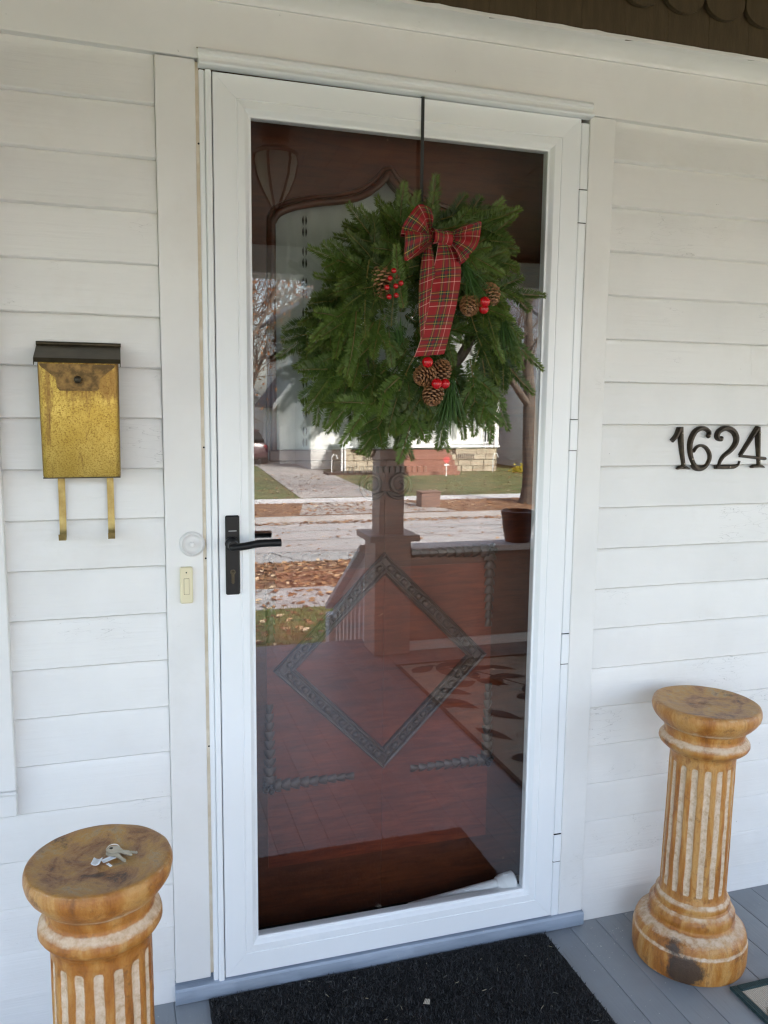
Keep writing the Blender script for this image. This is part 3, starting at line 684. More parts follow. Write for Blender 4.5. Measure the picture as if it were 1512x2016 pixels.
# --- porch skirt, steps, railing
st = thing('porch_steps', 'grey wooden steps going down from the porch to the path', 'steps', (0.1, -3.6, GZ))
for i in range(6): MB().cbox(-.78, .98, -3.13-.28*i, -2.835-.28*i, GZ-.02, -.17-.17*i, .006).build('step', 'floor', st)
po_label = {1.13: 'white square porch post on a panelled pedestal beside the steps', -0.98: 'white square porch post left of the steps', 4.1: 'white square porch post at the far right corner', -2.5: 'white square porch post at the far left corner'}
for px_, lb in po_label.items():
    p = thing('porch_post', lb, 'post', (px_, -2.56, 0), 'porch posts')
    MB().cbox(px_-.105, px_+.105, -2.66, -2.45, 0, .65, .004).build('pedestal', 'taupe', p)
    MB().cbox(px_-.145, px_+.145, -2.70, -2.41, .65, .685, .004).build('cap', 'taupe', p)
    MB().cbox(px_-.072, px_+.072, -2.63, -2.486, .685, 2.06, .004).build('shaft', 'taupe', p)
for (xa, xb, lb) in ((1.237, 3.993, 'brown shingled knee wall with white cap right of the steps'), (-2.393, -1.087, 'brown shingled knee wall with white cap left of the steps')):
    kw = thing('knee_wall', lb, 'wall', ((xa+xb)/2, -2.52, 0)); zz = .075; row = 0
    MB().box(xa, xb, -2.57, -2.51, .001, .56).build('core', 'knee', kw)
    while zz < .55:
        MB().extr_x([(-2.509, zz), (-2.492, zz), (-2.503, min(zz+.125, .56)), (-2.509, min(zz+.125, .56))][::-1], xa, xb).build('shingle_course', 'knee', kw); zz += .12; row += 1
    MB().box(xa, xb, -2.508, -2.49, .002, .055).build('base_strip', 'porchwhite', kw)
    MB().cbox(xa, xb, -2.62, -2.44, .57, .605, .004).build('cap', 'porchwhite', kw)
for xr, lb in ((1.07, 'sloping white stair rail with square balusters beside the post'), (-.9, 'sloping white stair rail on the far side of the steps')):
    sr = thing('stair_rail', lb, 'railing', (xr, -3.6, GZ), 'stair rails')
    sl = (.06-.57)/(-3.46+2.665)      # rise per metre of y
    def zt(y): return .60+(y+2.665)*sl
    ye = -3.52
    def slope(z0, z1, w_, nm):
        vs = []
        for y in (-2.665, ye): vs += [(xr-w_, y, zt(y)+z0), (xr+w_, y, zt(y)+z0), (xr+w_, y, zt(y)+z1), (xr-w_, y, zt(y)+z1)]
        MB().add(vs, [(3, 2, 1, 0), (4, 5, 6, 7), (0, 1, 5, 4), (1, 2, 6, 5), (2, 3, 7, 6), (3, 0, 4, 7)]).build(nm, 'porchwhite', sr)
    slope(-.035, 0, .075, 'hand_rail'); slope(-.115, -.035, .022, 'sub_rail'); slope(-.62, -.53, .022, 'bottom_rail')
    y = -2.76
    while y > ye: MB().box(xr-.016, xr+.016, y-.032, y, zt(y)-.54, zt(y)-.11).build('baluster', 'porchwhite', sr); y -= .095
    MB().cbox(xr-.05, xr+.05, ye-.10, ye, GZ+.0, zt(ye)-.08, .004).build('newel', 'porchwhite', sr)
# --- beam, ceiling, roof
pr = thing('porch_roof', 'brown porch ceiling carried on a white front beam', 'roof', (0.8, -1.4, 2.06))
MB().cbox(-2.7, 4.3, -2.66, -2.46, 2.06, 2.20, .006).build('front_beam', 'porchwhite', pr)
for xe in (-2.6, 4.0): MB().cbox(xe, xe+.2, -2.455, -.1, 2.06, 2.20, .006).build('side_beam', 'porchwhite', pr)
MB().box(-2.7, 4.3, -2.66, -2.52, 2.203, 2.30).build('beam_top', 'ceil', pr)
zc = lambda y: 2.415+(y)*(.185/2.5)
x = -2.7; cbm = None
while x < 4.3:
    b_ = MB(); vs = []
    for y in (-.062, -2.60): vs += [(0, y, zc(y)), (.0985, y, zc(y)), (.0985, y, zc(y)+.02), (0, y, zc(y)+.02)]
    if cbm is None: cbm = b_.add(vs, [(3, 2, 1, 0), (4, 5, 6, 7), (0, 1, 5, 4), (1, 2, 6, 5), (2, 3, 7, 6), (3, 0, 4, 7)]).mesh('ceiling_board')
    inst('ceiling_board', cbm, 'ceil', pr, (x, 0, 0)); x += .1
vs = []
for y, z in ((.05, 2.46), (-2.86, 2.315)):
    vs += [(-2.95, y, z), (4.55, y, z), (4.55, y, z+.14), (-2.95, y, z+.14)]
MB().add(vs, [(3, 2, 1, 0), (4, 5, 6, 7), (0, 1, 5, 4), (1, 2, 6, 5), (2, 3, 7, 6), (3, 0, 4, 7)]).build('roof_slab', 'farroof', pr)
# --- hanging lantern over the door
ln = thing('porch_lantern', 'bell shaped ribbed porch lantern hanging from the ceiling', 'lantern', (.265, -1.2, 2.06))
lx, ly = .265, -1.2
prof = [(.012, 2.085), (.022, 2.11), (.045, 2.15), (.066, 2.20), (.076, 2.25), (.072, 2.275)]
MB().lathe(prof, 28, (lx, ly, 0)).build('shade', 'lantglass', ln, 40)
for k in range(6):
    an = k*math.pi/3; MB().tube([(lx+(r_+.003)*math.cos(an), ly+(r_+.003)*math.sin(an), z) for r_, z in prof], .005, 5).build('rib', 'black', ln)
MB().lathe([(.078, 2.27), (.082, 2.28), (.05, 2.30), (.012, 2.31), (.008, zc(-1.2)-.02), (.05, zc(-1.2)-.015), (.05, zc(-1.2)-.001)], 24, (lx, ly, 0)).build('crown_cap', 'black', ln, 40)
MB().lathe([(.002, 2.055), (.010, 2.065), (.006, 2.075), (.014, 2.088)], 16, (lx, ly, 0)).build('finial', 'black', ln, 60)
# --- plum pot on the knee wall
ptx = 1.93
pt = thing('flower_pot', 'plum glazed flower pot standing on the knee wall', 'pot', (ptx, -2.53, .607))
MB().lathe([(.070, .607), (.075, .615), (.09, .70), (.098, .765), (.102, .772), (.102, .79), (.094, .792), (.088, .765)], 32, (ptx, -2.53, 0)).build('body', 'pot', pt, 40)
MB().lathe([(.002, .764), (.088, .766)], 32, (ptx, -2.53, 0), cap=False).build('soil', 'soil', pt)
# --- patterned rug on the right
rg = thing('porch_rug', 'beige outdoor rug with dark teal leaf pattern and border', 'rug', (1.9, -1.29, 0))
RX0, RX1, RY0, RY1 = 1.087, 2.75, -2.25, -.335
MB().cbox(RX0+.02, RX1-.02, RY0+.02, RY1-.02, .0015, .0065, .001).build('rug_field', 'rug', rg)
bd = MB().cbox(RX0, RX0+.02, RY0, RY1, .0015, .009, .002).cbox(RX1-.02, RX1, RY0, RY1, .0015, .009, .002).cbox(RX0+.02, RX1-.02, RY1-.02, RY1, .0015, .009, .002).cbox(RX0+.02, RX1-.02, RY0, RY0+.02, .0015, .009, .002)
bd.build('rug_border', 'rugdark', rg)
lp = MB()
def rug_leaf(x, y, an, L, wd):
    pts = []
    n = 10
    for s_ in (1, -1):
        rng = range(n+1) if s_ == 1 else range(n-1, 0, -1)
        for i in rng:
            t = i/n; hw = wd*math.sin(math.pi*t**.8)*s_; u = L*t
            px_, py_ = x+u*math.cos(an)-hw*math.sin(an), y+u*math.sin(an)+hw*math.cos(an)
            pts.append((min(max(px_, RX0+.021), RX1-.021), min(max(py_, RY0+.021), RY1-.021), .0082))
    lp.add(pts, [tuple(range(len(pts)))])
def rug_stem(p, n=24):
    q = smoothpath(p, n)
    for (xa, ya), (xb, yb) in zip(q, q[1:]):
        dx, dy = xb-xa, yb-ya; l = math.hypot(dx, dy) or 1; ox, oy = -dy/l*.007, dx/l*.007
        if all(RX0+.02 < xx < RX1-.02 for xx in (xa, xb)) and all(RY0+.02 < yy < RY1-.02 for yy in (ya, yb)):
            lp.add([(xa-ox, ya-oy, .0079), (xb-ox, yb-oy, .0079), (xb+ox, yb+oy, .0079), (xa+ox, ya+oy, .0079)], [(0, 1, 2, 3)])
for (sx0, sy0, ph) in ((1.25, -2.2, 0), (1.55, -1.5, .5), (1.2, -1.0, .2), (2.0, -2.1, .3), (2.1, -1.2, .1)):
    pth = [(sx0, sy0), (sx0+.22, sy0+.18), (sx0+.42, sy0+.50), (sx0+.72, sy0+.62)]; rug_stem(pth)
    q = smoothpath(pth, 8)
    for i in range(2, len(q)-1, 4):
        an = math.atan2(q[i+1][1]-q[i][1], q[i+1][0]-q[i][0])
        for s_ in (1, -1): rug_leaf(q[i][0], q[i][1], an+s_*(.75+ph*.3), .20+.05*math.sin(i), .042)
for (x_, y_, an_) in ((1.19, -.47, .1), (1.3, -.6, .7), (1.5, -.45, -.4), (1.12, -1.7, .9), (1.7, -.75, .4), (1.12, -.75, 1.1)): rug_leaf(x_, y_, an_, .22, .05)
for i in range(26):
    rug_leaf(1.13+(i % 5)*.155+.05*math.sin(i*1.7), -2.16+(i//5)*.30+.06*math.cos(i*2.3), (i*1.13) % 2.2-.5, .17+.05*math.sin(i*3.1), .038+.008*math.cos(i))
lp.build('leaf_pattern', 'rugdark', rg)

# ================================================================== HOUSE WALL
WX, WY = .35, .08
hw = thing('house_wall', 'white painted clapboard porch wall with flat door casing and frieze', 'wall', (WX, WY, 0))
# clapboards
ZL, ZR_, SP = 1.9986, 1.990, .10629
def board_mesh(length, seed):
    h_ = SP+.012; prof = [(.0165, 0), (.0012, .0004), (-.0022, .0030), (.0040, .060), (.0075, .094), (.0095, .1005), (.0130, .1045), (.0158, .1072), (.0160, h_), (.0186, h_)]
    def wob(x, k):
        if k in (7, 8): return (0.0009*nz(x*4, seed*5.3), 0.0008*nz(x*9, seed*3.1)+.0012*nz(x*1.3, seed))
        return (0.0006*nz(x*3, seed*2.2), 0)
    return MB().extr_x(prof[::-1], 0, length, 40, wob).mesh('clapboard', (0, 0, 0), 38)
nL, LL, XL0 = 19, 2.494, -2.6895
lm = [board_mesh(LL, s) for s in range(4)]; ls_ = [board_mesh(.3295, 30+s) for s in range(4)]; lo2 = [board_mesh(1.195, 40+s) for s in range(4)]; XR0 = .8765; LR = 3.42; rm = [board_mesh(LR, 10+s) for s in range(4)]
JX = 1.3245; ra = [board_mesh(JX-XR0-.0008, 21), board_mesh(XR0+LR-JX, 22)]
xl1 = -.1955
for i in range(-1, 19):
    z = ZL-SP*i
    if z > 0.0:
        if z+SP < .525: inst('clapboard', lm[i % 4], 'siding', hw, (XL0, 0, z))
        else:
            inst('clapboard', ls_[i % 4], 'siding', hw, (-.525, 0, z)); inst('clapboard', lo2[i % 4], 'siding', hw, (XL0, 0, z))
    z = ZR_-SP*i
    if z > 0.0:
        if i == 5:
            inst('clapboard', ra[0], 'siding', hw, (XR0, 0, z)); inst('clapboard', ra[1], 'siding', hw, (JX, 0, z))
        else: inst('clapboard', rm[i % 4], 'siding', hw, (XR0, 0, z))
nm_ = MB().lathe_y([(.0026, .0004), (.0022, -.0006), (.0002, -.0008)], 8).mesh('nail_head')
for i in range(0, 18):
    for (xa, zb, yk) in ((-.212, ZL, 1), (-.505+.02*nz(i*3.3), ZL, 1), (.893, ZR_, 1), (1.21+.03*nz(i*2.1), ZR_, 1)):
        if (i*7+int(xa*100)) % 3 == 0: continue
        inst('nail_head', nm_, 'gap' if (i+int(xa*50)) % 4 == 0 else 'siding', hw, (xa+.004*nz(i*1.7, xa), -.0008, zb-SP*i+.013+.004*nz(i*.9, xa*5)))
# lowest boards, cut short at the floor
for (x0_, x1_, zt_) in ((XL0, xl1, ZL-SP*18), (XR0, XR0+LR, ZR_-SP*18)):
    MB().extr_x([(.0125, .0005), (.0035, .0005), (.0105, zt_+.012), (.0185, zt_+.012)][::-1], x0_, x1_, 30, lambda x, k: (.0006*nz(x*3, k), (.001*nz(x*14, 3) if k > 1 else 0))).build('clapboard', 'siding', hw)
# core of the wall with the door opening
MB().box(-1.6, -.112, .019, .14, -.2, 2.6).build('wall_core', 'trim', hw); MB().box(.806, 3.3, .019, .14, -.2, 2.6).build('wall_core', 'trim', hw)
MB().box(-.112, .806, .019, .14, 2.11, 2.6).build('wall_core', 'trim', hw); MB().box(-2.7, -1.6, .019, .14, -.2, 2.6).build('wall_core', 'siding', hw); MB().box(3.3, 4.3, .019, .14, -.2, 2.6).build('wall_core', 'siding', hw)
MB().box(-2.7, 4.3, -.0, .15, 2.601, 6.4).build('upper_wall', 'brown_paint', hw)
ib = MB().add([(-2.7, .3, -.4), (4.3, .3, -.4), (4.3, 7, -.4), (-2.7, 7, -.4), (-2.7, .3, 6.4), (4.3, .3, 6.4), (4.3, 7, 6.4), (-2.7, 7, 6.4)], [(0, 1, 2, 3), (4, 7, 6, 5), (1, 5, 6, 2), (2, 6, 7, 3), (3, 7, 4, 0)])
ib.build('house_body', 'dark', hw)
MB().box(-2.7, -2.69, .14, .3, -.4, 6.4).box(4.29, 4.3, .14, .3, -.4, 6.4).box(-2.7, 4.3, .15, .3, 6.39, 6.4).build('wall_return', 'dark', hw)
# casings
def wobx(x, k): return (0, 0)
MB().cbox(-.1945, -.1145, -.006, .0185, .052, 2.093, .0015).build('door_casing', 'trim', hw)
MB().cbox(.806, .8755, -.006, .0185, .040, 2.082, .0015).build('door_casing', 'trim', hw)
# frieze, tilted a touch as in the photo
fz = MB()
def fzq(x): return 2.0975-(x+.33)*.0125
vs = []; nseg = 40; x0_, x1_ = -2.7, 4.3
for i in range(nseg+1):
    x = x0_+(x1_-x0_)*i/nseg; zb = fzq(min(max(x, -1.5), 3.0))+.0006*nz(x*9); vs += [(x, .0185, zb), (x, -.011, zb), (x, -.012, zb+.003), (x, -.0115, 2.235), (x, .0185, 2.235)]
fs = [(i*5+k, (i+1)*5+k, (i+1)*5+(k+1) % 5, i*5+(k+1) % 5) for i in range(nseg) for k in range(5)]
# leave the strip over the door head free for the drip cap
fz.add(vs, fs+[tuple(range(5)), tuple(range(nseg*5+4, nseg*5-1, -1))]).build('frieze_board', 'trim', hw, 30)
crp = [(-.0117, 2.207), (-.020, 2.206), (-.0215, 2.211), (-.024, 2.214), (-.030, 2.219), (-.040, 2.2255), (-.052, 2.229), (-.060, 2.231), (-.060, 2.30), (-.0117, 2.30)]
MB().extr_x(crp[::-1], -2.7, 4.3, 60, lambda x, k: (.0005*nz(x*7, k), .0006*nz(x*8, k*.3))).build('crown_moulding', 'trim', hw, 40)
# brown shingle courses above the crown: a straight course, then fish-scale courses
sw = .1135
stm = []
for s_ in range(3):
    rr_ = random.Random(s_); db = rr_.uniform(-.003, .003)
    stm.append(MB().add([(.0004, -.073, 2.234+db), (sw-.0004, -.073, 2.234-db*.5), (sw-.0004, -.064, 2.40), (.0004, -.064, 2.40), (.0004, -.061, 2.234+db), (sw-.0004, -.061, 2.234-db*.5), (sw-.0004, -.056, 2.40), (.0004, -.056, 2.40)],
              [(0, 1, 2, 3), (7, 6, 5, 4), (0, 4, 5, 1), (1, 5, 6, 2), (3, 7, 4, 0)]).mesh('shingle'))
def scallop(zb, y):
    poly = [(.002, 2.43), (.002, zb+.042)]+[(sw/2-(sw/2-.002)*math.cos(math.pi*i/14), zb+.042-.042*math.sin(math.pi*i/14)) for i in range(1, 14)]+[(sw-.002, zb+.042), (sw-.002, 2.43)]
    m = MB().prism(poly, y-.012, y); return MB().add([(p[0], p[1]+(p[2]-zb)*.05, p[2]) for p in m.v], m.f).mesh('shingle')
sc1, sc2 = scallop(2.306, -.0725), scallop(2.360, -.085)
x = -2.7; i = 0
while x < 4.25:
    inst('shingle', stm[i % 3], 'brown_paint', hw, (x+.03, 0, 0)); inst('shingle', sc1, 'brown_paint', hw, (x+.007, 0, 0)); inst('shingle', sc2, 'brown_paint', hw, (x+.007+sw/2, 0, 0)); x += sw; i += 1
# white painted, cracked lower edge of the shingles
MB().extr_x([(-.0745, 2.2325), (-.075, 2.2405), (-.0735, 2.2415), (-.0590, 2.2300)][::-1], -2.7, 4.3, 240, lambda x, k: (.0008*nz(x*22, k), (.0028*nz(x*24, 5) if k in (1, 2) else .001*nz(x*30, 2)))).build('drip_edge', 'trim', hw)
# caulked gap beside the door, painted over
MB().box(-.1143, -.1072, -.001, .018, .06, 2.09).build('caulk_bead', 'caulk', hw)
for z in (1.93, 1.30, .62, 1.055): MB().lathe_y([(.0022, -.0014), (.0018, -.0005)], 10, (-.109, 0, z)).build('nail_hole', 'dark', hw)
# aluminium mounting frame of the storm door
for (xa, xb, yf) in ((-.107, -.0955, -.004), (-.0950, -.0822, -.010)): MB().cbox(xa, xb, yf, .03, .035, 2.076, .002).build('mounting_frame', 'vinyl', hw)
MB().cbox(.7842, .8058, -.0045, .03, .030, 2.066, .002).build('mounting_frame', 'vinyl', hw)
def headz(x): return -.0045*(x+.11)/.91
dcp = [(.0, 2.1125), (-.0185, 2.1125), (-.0240, 2.1065), (-.0240, 2.1005), (-.0190, 2.0975), (-.0195, 2.0905), (-.0285, 2.0868), (-.0305, 2.0815), (-.0270, 2.0785), (.0, 2.0785)]
MB().extr_x(dcp[::-1], -.1085, .8035, 10, lambda x, k: (0, headz(x))).build('drip_cap', 'vinyl', hw, 30)
MB().extr_x([(-.0118, 2.1126), (-.0150, 2.1126), (-.0150, 2.1136), (-.0118, 2.1136)][::-1], -.111, .8045, 10, lambda x, k: (0, headz(x))).build('cap_gap', 'gap', hw)
# threshold
sil = MB(); vs = []; nseg = 60; sp_ = [(.14, .002), (-.0135, .002), (-.0165, .006), (-.0165, .035), (-.0125, .0395), (.03, .0425), (.14, .050)]
MB().extr_x(sp_[::-1], -.196, .878, nseg, lambda x, k: (.0012*nz(x*6, k*.2), .0008*nz(x*5, k))).build('threshold', 'sill', hw, 40)
# jambs of the recess
MB().box(-.112, -.088, .031, .14, .0505, 2.11).build('jamb', 'wood', hw); MB().box(.79, .806, .031, .14, .0505, 2.11).build('jamb', 'wood', hw); MB().box(-.088, .79, .031, .14, 2.085, 2.11).build('jamb', 'wood', hw)
# window at far left: casing, apron, sash and pane
wn = MB().cbox(-.62, -.513, -.022, .0188, .577, 1.95, .002).build('window', 'trim', hw)
MB().cbox(-1.50, -1.393, -.022, .0188, .577, 1.95, .002).build('window_casing', 'trim', wn)
MB().cbox(-1.52, -.511, -.028, .0188, .569, .5765, .002).build('window_sill', 'trim', wn); MB().cbox(-1.50, -.513, -.021, .0188, .519, .566, .002).build('window_apron', 'trim', wn)
MB().cbox(-1.50, -.513, -.0235, .0188, 1.951, 2.06, .002).build('window_casing', 'trim', wn)
MB().box(-1.392, -1.352, -.008, .018, .578, 1.95).box(-.661, -.621, -.008, .018, .578, 1.95).box(-1.352, -.661, -.008, .018, .578, .63).box(-1.352, -.661, -.008, .018, 1.24, 1.28).box(-1.352, -.661, -.008, .018, 1.9, 1.95).build('sash', 'porchwhite', wn)
MB().box(-1.352, -.661, .006, .0155, .63, 1.9).build('pane', 'winglass', wn)

# ================================================================== STORM DOOR
sd = thing('storm_door', 'white full view storm door with tall glass pane and black handle', 'door', (.35, 0, .05))
OX0, OX1, OZ0, OZ1 = -.080, .7815, .0435, 2.0735
WD = .080
gl_prof = [(0, .030), (0, -.006), (.0015, -.0080), (.0475, -.0080), (.0485, -.0066), (.0500, -.0066), (.0510, -.0078), (.0655, -.0078), (.0685, -.0055), (.0735, -.0005), (.0755, .0006), (.0795, .0010), (.0800, .0020), (.0800, .0220)]
WL, WR_, WB_, WT = .080, .0815, .0865, .0797
def frame_side(side):
    n = len(gl_prof); vs = []; g_ = .00022
    for end in (0, 1):
        for dd, y in gl_prof:
            f_ = dd/WD; xl, xr, zb, zt_ = OX0+f_*WL, OX1-f_*WR_, OZ0+f_*WB_, OZ1-f_*WT
            if side == 'l': vs.append((xl, y, zb+g_ if end == 0 else zt_-g_))
            if side == 'r': vs.append((xr, y, zt_-g_ if end == 0 else zb+g_))
            if side == 't': vs.append((xl+g_ if end == 0 else xr-g_, y, zt_))
            if side == 'b': vs.append((xr-g_ if end == 0 else xl+g_, y, zb))
    fs = [(k, k+n, k+1+n, k+1) for k in range(n-1)]+[tuple(range(n)), tuple(range(2*n-1, n-1, -1))]
    return MB().add(vs, fs)
for s_, nm in (('l', 'stile'), ('r', 'stile'), ('t', 'top_rail'), ('b', 'bottom_rail')): frame_side(s_).build(nm, 'vinyl', sd)
MB().box(-.0005, .7005, .0045, .0065, .1295, 1.9945).build('glass_pane', 'glass', sd)
MB().box(-.012, .712, .0205, .0215, .12, .1285).box(-.012, .712, .0205, .0215, 1.995, 2.005).box(-.012, -.001, .0205, .0215, .1285, 1.995).box(.701, .712, .0205, .0215, .1285, 1.995).build('gasket', 'rubber', sd)
# sweep under the door
MB().box(-.078, .779, .004, .018, .0425, .0433).build('bottom_sweep', 'rubber', sd)
MB().box(.7818, .7840, .006, .02, .05, 2.066).build('hinge_gasket', 'rubber', sd)
# hinges: knuckle sections along the right edge
for (za, zb) in ((1.8367, 1.9118), (1.2889, 1.3646), (.7393, .8179), (.1962, .2716)):
    MB().cbox(.7822, .8035, -.0098, -.0047, za, zb, .0015).build('hinge', 'vinyl', sd); MB().box(.7825, .8032, -.0085, -.0048, zb+.0002, zb+.0016).box(.7825, .8032, -.0085, -.0048, za-.0016, za-.0002).build('hinge_seam', 'dark', sd)
# handle set
hp = MB().cbox(-.0668, -.0355, -.0150, -.0081, .9720, 1.1505, .0028).build('handle_plate', 'black', sd, 30)
MB().lathe_y([(.0150, -.0150), (.0150, -.024), (.0115, -.028), (.0105, -.052)], 24, (-.0535, 0, 1.0885)).build('spindle', 'black', hp, 40)
lv = [(-.0580, -.050, 1.0845), (-.050, -.0545, 1.0855), (-.028, -.0575, 1.0885), (-.004, -.0585, 1.0925), (.020, -.0585, 1.0935), (.0485, -.058, 1.0930)]
q = smoothpath(lv, 5); MB().tube(q, [.0075+.0010*min(1, i/12) for i in range(len(q))], 14).build('lever', 'black', hp, 50)
MB().lathe_y([(.0062, -.0152), (.0062, -.0162), (.0040, -.0164), (.0030, -.0156)], 20, (-.0515, 0, 1.0235)).prism([(-.0550, 1.0215), (-.0480, 1.0215), (-.0482, 1.000), (-.0495, .9975), (-.0535, .9975), (-.0548, 1.000)], -.0162, -.0150).build('lock_cylinder', 'lid', hp, 40)
MB().box(-.0520, -.0510, -.0166, -.0157, 1.0205, 1.0262).build('key_slot', 'dark', hp)
MB().box(-.06, -.0425, -.01535, -.0151, 1.1152, 1.1172).build('maker_mark', 'mark', hp)
q = smoothpath([(-.054, .045, 1.085), (-.04, .062, 1.086), (-.01, .066, 1.0875), (.03, .066, 1.0875), (.0505, .0655, 1.087)], 5); MB().tube(q, .0088, 14).build('inner_lever', 'black', sd, 50)
MB().cbox(-.067, -.036, .0302, .040, .972, 1.15, .002).build('inner_plate', 'black', sd); MB().tube([(-.054, .038, 1.085), (-.054, .05, 1.085)], .009, 14).build('inner_spindle', 'black', sd)
# pneumatic closer behind the glass
ca, cb = Vector((.40, .055, .094)), Vector((.655, .040, .128))
dv = (cb-ca).normalized(); cl = MB().tube([ca, cb], [.0135, .0160], 18).build('closer_tube', 'whiteplastic', sd, 40)
MB().tube([cb-dv*.012, cb, cb+dv*.036, cb+dv*.040], [.0190, .0240, .0255, .0200], 18).build('closer_head', 'whiteplastic', cl, 40)
MB().tube([cb+dv*.012+Vector((0, 0, .015)), cb+dv*.012+Vector((0, 0, .026))], [.0075, .006], 14).build('closer_knob', 'whiteplastic', cl, 40)
MB().cbox(.690, .745, .046, .050, .128, .138, .001).cbox(.690, .745, .056, .060, .116, .126, .001).build('closer_bracket', 'steel', sd)
MB().tube([ca, ca-dv*.18], .0045, 10).build('closer_rod', 'steel', cl)

# ================================================================== WOODEN ENTRY DOOR BEHIND
DY = .14
ed = thing('entry_door', 'dark carved wooden entry door behind the storm door glass', 'door', (.35, DY, .05))
OG = [(.0606, 1.2805), (.0643, 1.8103), (.0787, 1.8341), (.1146, 1.8517), (.169, 1.8652), (.2428, 1.8781), (.2866, 1.8933), (.3243, 1.921), (.347, 1.9487)]
lo_ = [(p[0], p[1]) for p in smoothpath(OG[1:], 4)]; shift = .35-.347
left = [(p[0]+shift, p[1]) for p in lo_]; right = [(.70-p[0], p[1]) for p in left[::-1]][1:]
arch = left+right                                   # left shoulder -> peak -> right shoulder
DX0, DX1, DZ0, DZ1 = -.086, .788, .055, 2.083
db_ = MB(); yf, yb = DY+.002, DY+.045
wl_, wr_, wb_ = arch[0][0], arch[-1][0], 1.2805
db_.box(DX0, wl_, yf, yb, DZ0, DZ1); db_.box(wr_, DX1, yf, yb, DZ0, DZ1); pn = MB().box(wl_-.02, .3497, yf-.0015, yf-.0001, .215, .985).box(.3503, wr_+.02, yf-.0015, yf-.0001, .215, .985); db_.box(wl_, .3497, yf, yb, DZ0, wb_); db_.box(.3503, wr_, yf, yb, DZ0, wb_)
for (xa, za), (xb, zb) in zip(arch, arch[1:]):
    db_.add([(xa, yf, za), (xb, yf, zb), (xb, yf, DZ1), (xa, yf, DZ1), (xa, yb, za), (xb, yb, zb), (xb, yb, DZ1), (xa, yb, DZ1)], [(0, 1, 2, 3), (0, 4, 5, 1), (7, 6, 5, 4)])
db_.build('door_leaf', 'wood', ed); pn.build('lower_panel', 'wood_red', ed)  # lower middle of the leaf: redder, brighter copy of its wood
# moulded bead round the window
bead = [(wl_, wb_)]+arch+[(wr_, wb_)]
MB().tube([(x_, DY+.001, z_) for x_, z_ in bead], .009, 8).tube([(x_+(-.012 if x_ < .35 else .012)*(1 if i in (0,) or z_ < 1.8 else .6), DY+.001, z_+(.012 if z_ > 1.8 else 0)) for i, (x_, z_) in enumerate(bead)], .006, 6).build('window_bead', 'wood', ed, 60)
MB().cbox(wl_-.012, wr_+.012, DY-.012, DY+.010, wb_-.022, wb_+.006, .003).build('window_ledge', 'wood', ed)
gp = [(wl_-.01, wb_-.005)]+[(x_, z_+.006) for x_, z_ in arch]+[(wr_+.01, wb_-.005)]
MB().prism(gp, DY+.024, DY+.027).build('window_glass', 'glass2', ed)
# diamond frame of egg-and-dart moulding
cx, cz, hd = .35, .737, .287
wn_ = .040*math.sqrt(2)
dprof = [(0, .002), (0, -.010), (.003, -.0125), (.007, -.010), (.009, -.004), (.028, -.004), (.030, -.010), (.034, -.0125), (.038, -.009), (.040, .002)]
cor = [(0, 1), (1, 0), (0, -1), (-1, 0)]
for k in range(4):
    a_, b_ = cor[k], cor[(k+1) % 4]; vs = []; n = len(dprof)
    for c_ in (a_, b_):
        for dd, y in dprof: rr = hd-dd*math.sqrt(2); vs.append((cx+c_[0]*rr, DY+y, cz+c_[1]*rr))
    fr = MB().add(vs, [(i, i+1, i+1+n, i+n) for i in range(n-1)]+[tuple(range(n-1, -1, -1)), tuple(range(n, 2*n))]).build('diamond_moulding', 'carve', ed)
    eb = MB(); rr = hd-.0185*math.sqrt(2); p0 = Vector((cx+a_[0]*rr, DY-.005, cz+a_[1]*rr)); p1 = Vector((cx+b_[0]*rr, DY-.005, cz+b_[1]*rr)); tn = (p1-p0).normalized()
    ne = 13
    for i in range(ne):
        c_ = p0.lerp(p1, (i+.75)/(ne+.5)); m = MB().sphere((0, 0, 0), 1, 10, 6)
        an = math.atan2(tn.z, tn.x)
        eb.add([(c_.x+v[0]*.0095*math.cos(an)-v[2]*.0080*math.sin(an), c_.y+v[1]*.0075, c_.z+v[0]*.0095*math.sin(an)+v[2]*.0080*math.cos(an)) for v in m.v], m.f)
        c2_ = p0.lerp(p1, (i+1.25)/(ne+.5)); nn = Vector((-tn.z, 0, tn.x))*.008
        eb.tube([c2_-nn, c2_+nn], .0018, 5)
    eb.build('egg_moulding', 'carve', fr, 80)
# bellflower garlands at the panel corners
def garland(p, q_, n):
    g = MB(); p, q_ = Vector((p[0], DY, p[1])), Vector((q_[0], DY, q_[1])); t_ = (q_-p).normalized(); nn = Vector((-t_.z, 0, t_.x)); L = (q_-p).length/n
    for i in range(n):
        c_ = p+t_*(L*i); s_ = 1-.45*i/n
        rows = []
        for u, wd, hh in ((0, .004, .004), (.35, .011, .011), (.8, .015, .013), (1.25, .0165, .008)):
            row = []
            for k in range(9):
                an = math.pi*k/8; sc_ = (1+.18*(k % 2)) if u > .7 else 1
                row.append(c_+t_*(L*u*(1 if k % 2 else .9))+nn*(math.cos(an)*wd*s_*sc_)+Vector((0, -math.sin(an)*hh*s_, 0)))
            rows.append(row)
        vs = [v for r_ in rows for v in r_]; g.add(vs, [(r_*9+k, r_*9+k+1, r_*9+k+10, r_*9+k+9) for r_ in range(3) for k in range(8)])
    for an in range(5):
        g.sphere((p.x+.013*math.cos(an*1.257), DY-.006, p.z+.013*math.sin(an*1.257)), .008, 8, 6)
    g.sphere((p.x, DY-.009, p.z), .006, 8, 6)
    g.build('carved_garland', 'carve', ed, 60)
